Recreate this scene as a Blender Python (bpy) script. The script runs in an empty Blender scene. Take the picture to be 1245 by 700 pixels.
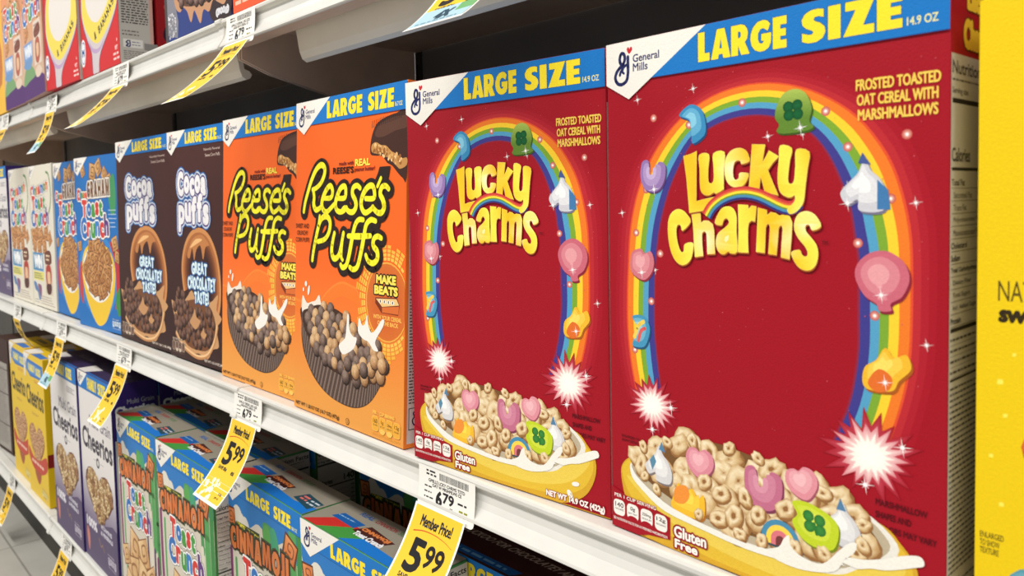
import bpy, math, random
from mathutils import Vector, Matrix
from mathutils.geometry import tessellate_polygon

SC = bpy.context.scene
COL = SC.collection
BASE = 0.778            # height of the lens above the floor; shelf heights below are relative to it
PI = math.pi

# ------------------------------------------------------------------ materials
def lin(c):
    o = []
    for v in c[:3]:
        v = max(0.0, v) / 255.0
        o.append(v / 12.92 if v <= 0.04045 else ((v + 0.055) / 1.055) ** 2.4)
    return (o[0], o[1], o[2], 1.0)

def principled(name, color=None, rough=0.5, spec=0.5, metal=0.0, bump=0.0, bscale=200.0, attr=False, mottle=0.0, mscale=30.0, emit=None):
    m = bpy.data.materials.new(name); m.use_nodes = True
    nt = m.node_tree; b = nt.nodes['Principled BSDF']
    b.inputs['Roughness'].default_value = rough
    b.inputs['Specular IOR Level'].default_value = spec
    b.inputs['Metallic'].default_value = metal
    tc = nt.nodes.new('ShaderNodeTexCoord')
    src = None
    if attr:
        a = nt.nodes.new('ShaderNodeAttribute'); a.attribute_name = 'Col'; src = a.outputs['Color']
    elif mottle:
        rgb = nt.nodes.new('ShaderNodeRGB'); rgb.outputs[0].default_value = lin(color); src = rgb.outputs[0]
    if mottle:
        n = nt.nodes.new('ShaderNodeTexNoise'); n.inputs['Scale'].default_value = mscale; n.inputs['Detail'].default_value = 6
        nt.links.new(tc.outputs['Object'], n.inputs['Vector'])
        r = nt.nodes.new('ShaderNodeMapRange')
        r.inputs['From Min'].default_value = 0.3; r.inputs['From Max'].default_value = 0.7
        r.inputs['To Min'].default_value = 1 - mottle; r.inputs['To Max'].default_value = 1 + mottle
        nt.links.new(n.outputs['Fac'], r.inputs['Value'])
        mx = nt.nodes.new('ShaderNodeVectorMath'); mx.operation = 'SCALE'
        nt.links.new(src, mx.inputs[0]); nt.links.new(r.outputs['Result'], mx.inputs['Scale'])
        src = mx.outputs[0]
    if src is not None: nt.links.new(src, b.inputs['Base Color'])
    else: b.inputs['Base Color'].default_value = lin(color)
    if bump:
        n = nt.nodes.new('ShaderNodeTexNoise'); n.inputs['Scale'].default_value = bscale; n.inputs['Detail'].default_value = 4
        nt.links.new(tc.outputs['Object'], n.inputs['Vector'])
        bp = nt.nodes.new('ShaderNodeBump'); bp.inputs['Strength'].default_value = bump; bp.inputs['Distance'].default_value = 0.001
        nt.links.new(n.outputs['Fac'], bp.inputs['Height']); nt.links.new(bp.outputs['Normal'], b.inputs['Normal'])
    return m

M = {}
M['print'] = principled('printed_card', attr=True, rough=0.48, spec=0.2, bump=0.2, bscale=900, mottle=0.035, mscale=900)
M['paper'] = principled('label_paper', attr=True, rough=0.6, spec=0.25)
M['rail'] = principled('white_price_rail', (216, 215, 209), rough=0.32, spec=0.5, mottle=0.04, mscale=25, bump=0.05, bscale=60)
M['deck'] = principled('painted_shelf_steel', (206, 204, 197), rough=0.4, spec=0.4, mottle=0.04, mscale=12)
M['beam'] = principled('shelf_underside_paint', (232, 222, 204), rough=0.5, spec=0.35, mottle=0.05, mscale=14)
M['brown'] = principled('shelf_bracket_paint', (212, 184, 162), rough=0.5, spec=0.3, mottle=0.08, mscale=18)
M['back'] = principled('dark_gondola_back', (118, 114, 109), rough=0.6, spec=0.3, mottle=0.12, mscale=6)
M['kick'] = principled('dark_kick_plate', (44, 41, 36), rough=0.55, spec=0.3, mottle=0.15, mscale=10)
M['hole'] = principled('slot_black', (18, 16, 15), rough=0.7, spec=0.2)

def floor_material():
    m = bpy.data.materials.new('vinyl_floor_tiles'); m.use_nodes = True
    nt = m.node_tree; b = nt.nodes['Principled BSDF']
    tc = nt.nodes.new('ShaderNodeTexCoord')
    br = nt.nodes.new('ShaderNodeTexBrick'); br.offset = 0; br.inputs['Scale'].default_value = 1.0
    br.inputs['Brick Width'].default_value = 0.34; br.inputs['Row Height'].default_value = 0.34
    br.inputs['Mortar Size'].default_value = 0.0022
    br.inputs['Color1'].default_value = lin((178, 176, 168)); br.inputs['Color2'].default_value = lin((172, 170, 162))
    br.inputs['Mortar'].default_value = lin((140, 137, 130))
    nt.links.new(tc.outputs['Object'], br.inputs['Vector'])
    n = nt.nodes.new('ShaderNodeTexNoise'); n.inputs['Scale'].default_value = 14; n.inputs['Detail'].default_value = 8
    nt.links.new(tc.outputs['Object'], n.inputs['Vector'])
    r = nt.nodes.new('ShaderNodeMapRange'); r.inputs['From Min'].default_value = .3; r.inputs['From Max'].default_value = .7
    r.inputs['To Min'].default_value = .93; r.inputs['To Max'].default_value = 1.05
    nt.links.new(n.outputs['Fac'], r.inputs['Value'])
    mx = nt.nodes.new('ShaderNodeVectorMath'); mx.operation = 'SCALE'
    nt.links.new(br.outputs['Color'], mx.inputs[0]); nt.links.new(r.outputs['Result'], mx.inputs['Scale'])
    nt.links.new(mx.outputs[0], b.inputs['Base Color'])
    b.inputs['Roughness'].default_value = 0.28
    return m
M['floor'] = floor_material()

# ------------------------------------------------------------------ objects
def link_mesh(name, verts, faces, mat, parent=None, cols=None, smooth=False):
    me = bpy.data.meshes.new(name)
    me.from_pydata(verts, [], faces)
    if cols is not None:
        a = me.color_attributes.new('Col', 'FLOAT_COLOR', 'POINT')
        flat = []
        for c in cols: flat.extend(c)
        a.data.foreach_set('color', flat)
    me.materials.append(mat)
    if smooth: me.polygons.foreach_set('use_smooth', [True] * len(me.polygons))
    me.update()
    o = bpy.data.objects.new(name, me); COL.objects.link(o)
    if parent: o.parent = parent
    return o

def thing(name, label, cat, loc=(0, 0, 0), rot=(0, 0, 0), group=None):
    o = bpy.data.objects.new(name, None); COL.objects.link(o)
    o.empty_display_size = 0.03
    o.location = loc; o.rotation_euler = rot
    tag(o, label, cat, group)
    return o

def tag(o, label, cat=None, group=None, kind=None):
    if label: o['label'] = label
    if cat: o['category'] = cat
    if group: o['group'] = group
    if kind: o['kind'] = kind
    return o

def dup(root, label, loc, rot=(0, 0, 0), scale=(1, 1, 1), group=None):
    r = root.copy(); COL.objects.link(r)
    r.location = loc; r.rotation_euler = rot; r.scale = scale
    r['label'] = label
    if group: r['group'] = group
    for ch in list(root.children):
        c = ch.copy(); COL.objects.link(c); c.parent = r
        for g in list(ch.children):
            d = g.copy(); COL.objects.link(d); d.parent = c
    return r

def box_geo(x0, x1, y0, y1, z0, z1):
    v = [(x0, y0, z0), (x1, y0, z0), (x1, y1, z0), (x0, y1, z0), (x0, y0, z1), (x1, y0, z1), (x1, y1, z1), (x0, y1, z1)]
    f = [(0, 3, 2, 1), (4, 5, 6, 7), (0, 1, 5, 4), (1, 2, 6, 5), (2, 3, 7, 6), (3, 0, 4, 7)]
    return v, f

def boxes(name, lst, mat, parent=None, bevel=0.0):
    V, F = [], []
    for b in lst:
        v, f = box_geo(*b); n = len(V); V += v; F += [tuple(i + n for i in q) for q in f]
    o = link_mesh(name, V, F, mat, parent)
    if bevel:
        md = o.modifiers.new('bevel', 'BEVEL'); md.width = bevel; md.segments = 2; md.limit_method = 'ANGLE'
    return o

def extrude_x(name, prof, x0, x1, mat, parent=None, smooth=False, bev=0.0):
    """closed profile of (y, z) swept along x"""
    n = len(prof)
    V = [(x0, y, z) for y, z in prof] + [(x1, y, z) for y, z in prof]
    F = [(i, (i + 1) % n, n + (i + 1) % n, n + i) for i in range(n)]
    tris = tessellate_polygon([[Vector((y, z, 0)) for y, z in prof]])
    for t in tris: F.append(tuple(t)); F.append(tuple(n + i for i in reversed(t)))
    o = link_mesh(name, V, F, mat, parent)
    import bmesh
    bm = bmesh.new(); bm.from_mesh(o.data); bmesh.ops.recalc_face_normals(bm, faces=bm.faces)
    bm.to_mesh(o.data); bm.free()
    return o

# ------------------------------------------------------------------ printed artwork (flat ink shapes on a panel, in millimetres)
_fc = {}
def font_geo(s, res=3):
    k = (s, res)
    if k in _fc: return _fc[k]
    c = bpy.data.curves.new('t', 'FONT'); c.body = s; c.resolution_u = res; c.size = 1.0
    o = bpy.data.objects.new('t', c); me = o.to_mesh()
    vs = [(v.co.x, v.co.y) for v in me.vertices]
    fs = [tuple(p.vertices) for p in me.polygons]
    cnt = {}
    # weld so that boundaries are true outlines
    key = {}; remap = []
    uv = []
    for x, y in vs:
        q = (round(x, 5), round(y, 5))
        if q not in key: key[q] = len(uv); uv.append((x, y))
        remap.append(key[q])
    fs = [tuple(remap[i] for i in f) for f in fs]
    fs = [f for f in fs if len(set(f)) == len(f)]
    def area(f): return sum(uv[f[i]][0] * uv[f[(i + 1) % len(f)]][1] - uv[f[(i + 1) % len(f)]][0] * uv[f[i]][1] for i in range(len(f)))
    fs = [f if area(f) > 0 else tuple(reversed(f)) for f in fs if abs(area(f)) > 1e-9]
    for f in fs:
        for i in range(len(f)): cnt[(f[i], f[(i + 1) % len(f)])] = 1
    be = [e for e in cnt if (e[1], e[0]) not in cnt]     # directed, ink on the left
    o.to_mesh_clear(); bpy.data.objects.remove(o); bpy.data.curves.remove(c)
    _fc[k] = (uv, fs, be)
    return _fc[k]

def mixc(a, b, t):
    t = min(1.0, max(0.0, t))
    return tuple(a[i] + (b[i] - a[i]) * t for i in range(3))

def smooth_path(pts, n=6, closed=False):
    out = []; N = len(pts)
    rng = range(N if closed else N - 1)
    for i in rng:
        if closed: p0, p1, p2, p3 = pts[(i - 1) % N], pts[i], pts[(i + 1) % N], pts[(i + 2) % N]
        else: p0, p1, p2, p3 = pts[max(i - 1, 0)], pts[i], pts[i + 1], pts[min(i + 2, N - 1)]
        for k in range(n):
            t = k / n
            out.append(tuple(0.5 * ((2 * p1[j]) + (-p0[j] + p2[j]) * t + (2 * p0[j] - 5 * p1[j] + 4 * p2[j] - p3[j]) * t * t + (-p0[j] + 3 * p1[j] - 3 * p2[j] + p3[j]) * t ** 3) for j in range(2)))
    if not closed: out.append(tuple(pts[-1]))
    return out

def inside(p, poly):
    x, y = p; r = False; j = len(poly) - 1
    for i in range(len(poly)):
        xi, yi = poly[i]; xj, yj = poly[j]
        if (yi > y) != (yj > y) and x < (xj - xi) * (y - yi) / (yj - yi) + xi: r = not r
        j = i
    return r

def slice_flat(V, F, C, vals):
    import bmesh
    bm = bmesh.new(); lay = bm.verts.layers.float_color.new('c')
    vs = []
    for v, c in zip(V, C):
        q = bm.verts.new(v); q[lay] = c; vs.append(q)
    for f in F:
        try: bm.faces.new([vs[i] for i in f])
        except ValueError: pass
    for y in vals:
        bmesh.ops.bisect_plane(bm, geom=bm.verts[:] + bm.edges[:] + bm.faces[:], dist=1e-5, plane_co=(0, y, 0), plane_no=(0, 1, 0))
    bm.verts.index_update()
    V2 = [tuple(v.co) for v in bm.verts]; C2 = [tuple(v[lay]) for v in bm.verts]; F2 = [tuple(v.index for v in f.verts) for f in bm.faces]
    bm.free(); return V2, F2, C2

_fl = {}
def font_loops(t, res=3):
    """outlines of a line of type as (outer, [holes]), tidied of tiny segments"""
    k = (t, res)
    if k in _fl: return _fl[k]
    uv, fs, be = font_geo(t, res)
    nxt = {}
    for a, b in be: nxt.setdefault(a, []).append(b)
    loops = []
    while nxt:
        a0 = next(iter(nxt)); a = a0; L = []
        while a in nxt:
            L.append(uv[a]); b = nxt[a].pop()
            if not nxt[a]: del nxt[a]
            a = b
        if len(L) > 2: loops.append(L)
    tidy = []
    for L in loops:
        P = []
        for p in L:
            if not P or math.hypot(p[0] - P[-1][0], p[1] - P[-1][1]) > .011: P.append(p)
        while len(P) > 3 and math.hypot(P[0][0] - P[-1][0], P[0][1] - P[-1][1]) < .011: P.pop()
        Q = []
        for i in range(len(P)):
            A, B, Cc = P[i - 1], P[i], P[(i + 1) % len(P)]
            cr = abs((B[0] - A[0]) * (Cc[1] - A[1]) - (Cc[0] - A[0]) * (B[1] - A[1])) / (math.hypot(Cc[0] - A[0], Cc[1] - A[1]) or 1)
            if cr > .0012: Q.append(B)
        if len(Q) > 2: tidy.append(Q)
    ar = lambda P: sum(P[i - 1][0] * P[i][1] - P[i][0] * P[i - 1][1] for i in range(len(P)))
    outs = [(P, []) for P in tidy if ar(P) > 0]
    for P in tidy:
        if ar(P) <= 0:
            for o, hs in outs:
                if inside(P[0], o): hs.append(P); break
    _fl[k] = outs
    return outs

class Art:
    """ink layers on one face; self.part() switches to another named mesh while layers keep stacking"""
    STEP = 0.0012
    def __init__(s, seed=1):
        s.parts = {}; s.order = []; s.h = 0.05; s.rng = random.Random(seed); s.part('artwork'); s.clip = None
    def part(s, name, label=None, under=None):
        if name not in s.parts:
            s.parts[name] = ([], [], [], label, under); s.order.append(name)
        s.cur = s.parts[name]
    def _c(s, col, p):
        if callable(col): col = col(p[0], p[1])
        return lin(col)
    def _up(s): s.h += s.STEP; return s.h
    def add(s, pts, faces, col, h=None, jit=0.0):
        V, F, C = s.cur[0], s.cur[1], s.cur[2]
        n = len(V); h = s._up() if h is None else h
        if s.clip:
            x0, y0, x1, y1 = s.clip
            pts = [(min(max(p[0], x0), x1), min(max(p[1], y0), y1)) for p in pts]
        lst = isinstance(col, list)
        for i, p in enumerate(pts):
            V.append((p[0], p[1], h))
            C.append(lin(col[i]) if lst else s._c(col, p))
        for f in faces: F.append(tuple(n + i for i in f))
    def rect(s, x0, y0, x1, y1, col, nx=1, ny=1):
        pts = [(x0 + (x1 - x0) * i / nx, y0 + (y1 - y0) * j / ny) for j in range(ny + 1) for i in range(nx + 1)]
        fs = [(j * (nx + 1) + i, j * (nx + 1) + i + 1, (j + 1) * (nx + 1) + i + 1, (j + 1) * (nx + 1) + i) for j in range(ny) for i in range(nx)]
        s.add(pts, fs, col)
    def poly(s, pts, col, holes=()):
        loops = [list(pts)] + [list(h) for h in holes]
        flat = [p for l in loops for p in l]
        t = tessellate_polygon([[Vector((p[0], p[1], 0)) for p in l] for l in loops])
        fs = []
        for a, b, c in t:
            A, B, Cc = flat[a], flat[b], flat[c]
            ar = (B[0] - A[0]) * (Cc[1] - A[1]) - (Cc[0] - A[0]) * (B[1] - A[1])
            fs.append((a, b, c) if ar > 0 else (a, c, b))
        s.add(flat, fs, col)
    def shape(s, pts, col, n=5, holes=()):
        s.poly(smooth_path(pts, n, True), col, [smooth_path(h, n, True) for h in holes])
    def disc(s, cx, cy, rx, ry=None, col=(255, 255, 255), rot=0.0, n=16, edge=None, hot=None, rings=3, light=(-.35, .45)):
        """filled ellipse; col centre, edge rim colour, hot = highlight colour towards light"""
        ry = rx if ry is None else ry
        c, sn = math.cos(rot), math.sin(rot)
        if edge is None and hot is None: rings = 1
        pts = [(cx, cy)]; cols = []
        def shade(r, x, y):
            k = mixc(col, edge if edge is not None else col, r ** 2.2)
            if hot is not None:
                d = math.hypot(x - light[0], y - light[1]); k = mixc(hot, k, min(1, d * 1.15))
            return k
        cols.append(shade(0, 0, 0))
        for q in range(1, rings + 1):
            r = q / rings
            for i in range(n):
                a = 2 * PI * i / n; x, y = r * math.cos(a), r * math.sin(a)
                pts.append((cx + rx * x * c - ry * y * sn, cy + rx * x * sn + ry * y * c)); cols.append(shade(r, x, y))
        fs = [(0, 1 + i, 1 + (i + 1) % n) for i in range(n)]
        for q in range(rings - 1):
            b0, b1 = 1 + q * n, 1 + (q + 1) * n
            fs += [(b0 + i, b1 + i, b1 + (i + 1) % n, b0 + (i + 1) % n) for i in range(n)]
        s.add(pts, fs, cols)
    def glow(s, cx, cy, r, col, bg, n=20, rings=5, ry=None):
        ry = r if ry is None else ry
        pts = [(cx, cy)]; cols = [col]
        for q in range(1, rings + 1):
            f = q / rings
            for i in range(n):
                a = 2 * PI * i / n
                pts.append((cx + r * f * math.cos(a), cy + ry * f * math.sin(a))); cols.append(mixc(col, bg, f ** 0.8))
        fs = [(0, 1 + i, 1 + (i + 1) % n) for i in range(n)]
        for q in range(rings - 1):
            b0, b1 = 1 + q * n, 1 + (q + 1) * n
            fs += [(b0 + i, b1 + i, b1 + (i + 1) % n, b0 + (i + 1) % n) for i in range(n)]
        s.add(pts, fs, cols)
    def stroke(s, pts, w, col, n=6, smooth=True, caps=True, cap_n=10):
        P = smooth_path(pts, n) if smooth and len(pts) > 2 else list(pts)
        h = s._up(); N = len(P)
        W = w if callable(w) else (lambda t: w)
        for i in range(N - 1):
            a, b = P[i], P[i + 1]
            dx, dy = b[0] - a[0], b[1] - a[1]; L = math.hypot(dx, dy)
            if L < 1e-6: continue
            nx, ny = -dy / L, dx / L
            wa, wb = W(i / (N - 1)) / 2, W((i + 1) / (N - 1)) / 2
            s.add([(a[0] - nx * wa, a[1] - ny * wa), (b[0] - nx * wb, b[1] - ny * wb), (b[0] + nx * wb, b[1] + ny * wb), (a[0] + nx * wa, a[1] + ny * wa)], [(0, 1, 2, 3)], col, h=h + s.rng.random() * 0.0009)
        for i in range(N):
            if not caps and i in (0, N - 1): continue
            r = W(i / max(1, N - 1)) / 2
            m = cap_n
            s.add([(P[i][0] + r * math.cos(2 * PI * k / m), P[i][1] + r * math.sin(2 * PI * k / m)) for k in range(m)], [tuple(range(m))], col, h=h + s.rng.random() * 0.0009)
    def ribbon(s, P, offs, cols):
        """parallel coloured bands along a path; offs are signed distances"""
        n = len(P); nr = []
        for i in range(n):
            a, b = P[max(i - 1, 0)], P[min(i + 1, n - 1)]
            dx, dy = b[0] - a[0], b[1] - a[1]; L = math.hypot(dx, dy) or 1
            nr.append((-dy / L, dx / L))
        for k, c in enumerate(cols):
            pts = []
            for i in range(n): pts.append((P[i][0] + nr[i][0] * offs[k], P[i][1] + nr[i][1] * offs[k]))
            for i in range(n): pts.append((P[i][0] + nr[i][0] * offs[k + 1], P[i][1] + nr[i][1] * offs[k + 1]))
            s.add(pts, [(i, i + 1, n + i + 1, n + i) for i in range(n - 1)], c)
    def between(s, A, B, ts, cols):
        """bands interpolated between two equally long paths"""
        n = len(A)
        for k, c in enumerate(cols):
            pts = [(A[i][0] + (B[i][0] - A[i][0]) * ts[k], A[i][1] + (B[i][1] - A[i][1]) * ts[k]) for i in range(n)]
            pts += [(A[i][0] + (B[i][0] - A[i][0]) * ts[k + 1], A[i][1] + (B[i][1] - A[i][1]) * ts[k + 1]) for i in range(n)]
            s.add(pts, [(i, i + 1, n + i + 1, n + i) for i in range(n - 1)], c)
    def _off(s, P, w):
        """closed loop (ink on the left) pushed outwards by w with mitred corners"""
        n = len(P); out = []
        for i in range(n):
            A, B, Cc = P[i - 1], P[i], P[(i + 1) % n]
            d1 = (B[0] - A[0], B[1] - A[1]); d2 = (Cc[0] - B[0], Cc[1] - B[1])
            l1, l2 = math.hypot(*d1) or 1, math.hypot(*d2) or 1
            n1 = (d1[1] / l1, -d1[0] / l1); n2 = (d2[1] / l2, -d2[0] / l2)
            sx, sy = n1[0] + n2[0], n1[1] + n2[1]; L = math.hypot(sx, sy)
            if L < 1e-6: out.append(B); continue
            sx, sy = sx / L, sy / L; k = w / max(sx * n1[0] + sy * n1[1], .6)
            out.append((B[0] + sx * k, B[1] + sy * k))
        return out
    def _fill(s, groups, w, col, h):
        for outer, holes in groups:
            O = s._off(outer, w) if w else outer; Hs = []
            for q in holes:
                a0 = sum(q[i - 1][0] * q[i][1] - q[i][0] * q[i - 1][1] for i in range(len(q))) / -2
                per = sum(math.hypot(q[i][0] - q[i - 1][0], q[i][1] - q[i - 1][1]) for i in range(len(q)))
                H = s._off(q, min(w, .75 * a0 / (per or 1))) if w else q     # keep a sliver of every counter open
                ar = sum(H[i - 1][0] * H[i][1] - H[i][0] * H[i - 1][1] for i in range(len(H)))
                if ar < -1e-4: Hs.append(H)
            flat = [p for l in [O] + Hs for p in l]
            t = tessellate_polygon([[Vector((p[0], p[1], 0)) for p in l] for l in [O] + Hs]); fs = []
            for a, b, c in t:
                A, B, Cc = flat[a], flat[b], flat[c]
                ar = (B[0] - A[0]) * (Cc[1] - A[1]) - (Cc[0] - A[0]) * (B[1] - A[1])
                fs.append((a, b, c) if ar > 0 else (a, c, b))
            s.add(flat, fs, col, h=h)
    def _halo(s, groups, w, col, h, m=10):
        for outer, holes in groups:
            for P in [outer] + holes:
                n = len(P)
                for i in range(n):
                    A, B = P[i - 1], P[i]; dx, dy = B[0] - A[0], B[1] - A[1]; L = math.hypot(dx, dy)
                    if L < 1e-6: continue
                    nx, ny = -dy / L * w, dx / L * w
                    s.add([(A[0] - nx, A[1] - ny), (B[0] - nx, B[1] - ny), (B[0] + nx, B[1] + ny), (A[0] + nx, A[1] + ny)], [(0, 1, 2, 3)], col, h=h + s.rng.random() * .0009)
                    s.add([(A[0] + w * math.cos(2 * PI * k / m), A[1] + w * math.sin(2 * PI * k / m)) for k in range(m)], [tuple(range(m))], col, h=h + s.rng.random() * .0009)
    def text(s, t, x0, y0, x1, y1, col, bold=0.0, outline=(), quad=None, res=3, warp=None, shear=0.0, glyphs=None):
        """fit a line of lettering into the box (or four-cornered quad: TL TR BR BL)"""
        bold *= min(1.0, .45 + bold * .5) if bold < 1 else 1
        if bold >= .5 and not quad and not glyphs: x0 += bold; x1 -= bold; y0 += bold; y1 -= bold
        src = glyphs if glyphs else font_loops(t, res)
        if not src: return
        al = [p for o, hs in src for l in [o] + hs for p in l]
        ax, bx = min(p[0] for p in al), max(p[0] for p in al); ay, by = min(p[1] for p in al), max(p[1] for p in al)
        def tr(P):
            out = []
            for x, y in P:
                u = (x - ax) / (bx - ax or 1); v = (y - ay) / (by - ay or 1)
                if quad:
                    TL, TR, BR, BL = quad
                    out.append(tuple((TL[j] * (1 - u) + TR[j] * u) * v + (BL[j] * (1 - u) + BR[j] * u) * (1 - v) for j in (0, 1)))
                else: out.append((x0 + (x1 - x0) * u + shear * (y1 - y0) * v, y0 + (y1 - y0) * v))
            return out
        groups = [(tr(o), [tr(h) for h in hs]) for o, hs in src]
        for w, c in outline:
            h = s._up()
            if glyphs and w < 1.3: s._fill(groups, w + bold, c, h)
            elif w + bold < 1.3: s._halo(groups, w + bold, c, h, 8); s._fill(groups, 0, c, h + .001)
            else:
                s._halo(groups, w + bold, c, h); s._fill(groups, 0, c, h + .001)
        h = s._up()
        if bold > .1 and not glyphs: s._halo(groups, bold, col, h, 8); s._fill(groups, 0, col, h + .0012)
        else: s._fill(groups, bold, col, h + .0012)
        s.h += .0012
    def lines(s, x0, y0, x1, y1, rows, col, thick=0.4, ragged=0.25):
        """rows of tiny unreadable copy"""
        for r in range(rows):
            y = y1 - (y1 - y0) * (r + .5) / rows; x = x0; end = x1 - (x1 - x0) * ragged * s.rng.random()
            h = s._up()
            while x < end:
                w = s.rng.uniform(1.2, 4.5) * thick / .5
                s.add([(x, y - thick), (min(x + w, end), y - thick), (min(x + w, end), y + thick), (x, y + thick)], [(0, 1, 2, 3)], col, h=h)
                x += w + .9 * thick / .5
    def build(s, parent, fn, mat='print', rename=None, slices=None):
        """fn(u, v, h) in mm -> local metres"""
        res = {}
        for name in s.order:
            V, F, C, lab, under = s.parts[name]
            if not V: continue
            p = res[under] if under and under in res else parent
            nm = (rename or {}).get(name, name)
            if slices: V, F, C = slice_flat(V, F, C, slices)
            o = link_mesh(nm, [fn(*v) for v in V], F, M[mat], p, C)
            if lab: o['label'] = lab
            res[name] = o
        return res

def front_fn(W): return lambda u, v, h: ((u - W / 2) / 1000, -h / 1000, v / 1000)
def right_fn(W): return lambda u, v, h: ((W / 2 + h) / 1000, u / 1000, v / 1000)
def top_fn(W, H): return lambda u, v, h: ((u - W / 2) / 1000, v / 1000, (H + h) / 1000)

def carton(name, label, W, H, D, color, loc, rot, group, part='carton'):
    """thing + folded card body: bevelled box with the overlapping glued top flap and its seam"""
    t = thing(name, label, 'cereal box', loc, rot, group)
    w, h, d = W / 1000, H / 1000, D / 1000; e = .0009
    V, F = [], []
    sec = [(-w / 2 + e, 0), (w / 2 - e, 0), (w / 2, e), (w / 2, d - e), (w / 2 - e, d), (-w / 2 + e, d), (-w / 2, d - e), (-w / 2, e)]
    for z, s_ in ((0, .0008), (.0008, 0), (h - .0008, 0), (h, .0008)):
        for x, y in sec:
            V.append((x - math.copysign(min(s_, abs(x)), x), min(max(y, s_), d - s_), z))
    for k in range(3):
        for i in range(8): F.append((k * 8 + i, k * 8 + (i + 1) % 8, (k + 1) * 8 + (i + 1) % 8, (k + 1) * 8 + i))
    F.append(tuple(range(7, -1, -1))); F.append(tuple(range(24, 32)))
    # overlapping flap on the top
    v, f = box_geo(-w / 2 + .0015, w / 2 - .0015, .0012, d * .62, h, h + .0006); n = len(V); V += v; F += [tuple(i + n for i in q) for q in f]
    o = link_mesh(part, V, F, M['print'], t, [lin(color)] * len(V))
    return t
# ------------------------------------------------------------------ shared bits of packaging print
NAVY = (34, 40, 92)
BLUE = (24, 118, 196)
YEL = (250, 226, 48)

def maker_logo(a, H, k=1.0, under='artwork', paper=(240, 236, 228), red=(200, 40, 48), big=True, x0=0.3, tip=35):
    """white turned corner with the blue script g, the red heart and two words"""
    a.part('maker_logo')
    a.poly([(x0, H), (73 * k, H), (18 * k, H - tip * k), (x0, H - 25 * k)], paper)
    g = lambda x, y: (x * k, H - (304 - y) * k)
    w = 2.2 * k
    a.stroke([g(14.5, 289), g(12, 291), g(11.2, 294), g(12.5, 297), g(14.5, 296.5), g(15.2, 293.5), g(13.8, 290.5), g(11, 288.5), g(8.5, 286), g(7.6, 282.5), g(9.5, 279.3), g(13, 278.5), g(16.5, 280.5), g(17.6, 285), g(17.6, 290), g(17.6, 294.5)], w, NAVY)
    a.stroke([g(17.3, 290), g(15, 289.2), g(12.2, 286.6), g(11.2, 284.2)], w * .8, NAVY)
    a.stroke([g(14, 288.5), g(13.3, 286), g(14.4, 285)], w * .7, NAVY)
    a.shape([g(18.6, 296.2), g(16.9, 298.4), g(17.2, 300), g(18.3, 300.2), g(18.9, 299.2), g(19.8, 300.2), g(20.9, 299.6), g(20.8, 298)], red, 4)
    a.text('General', *g(21.5, 290.7), *g(41, 295.2), NAVY, bold=.22 * k)
    a.text('Mills', *g(21.5, 285.2), *g(32.5, 289.8), NAVY, bold=.22 * k)

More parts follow.
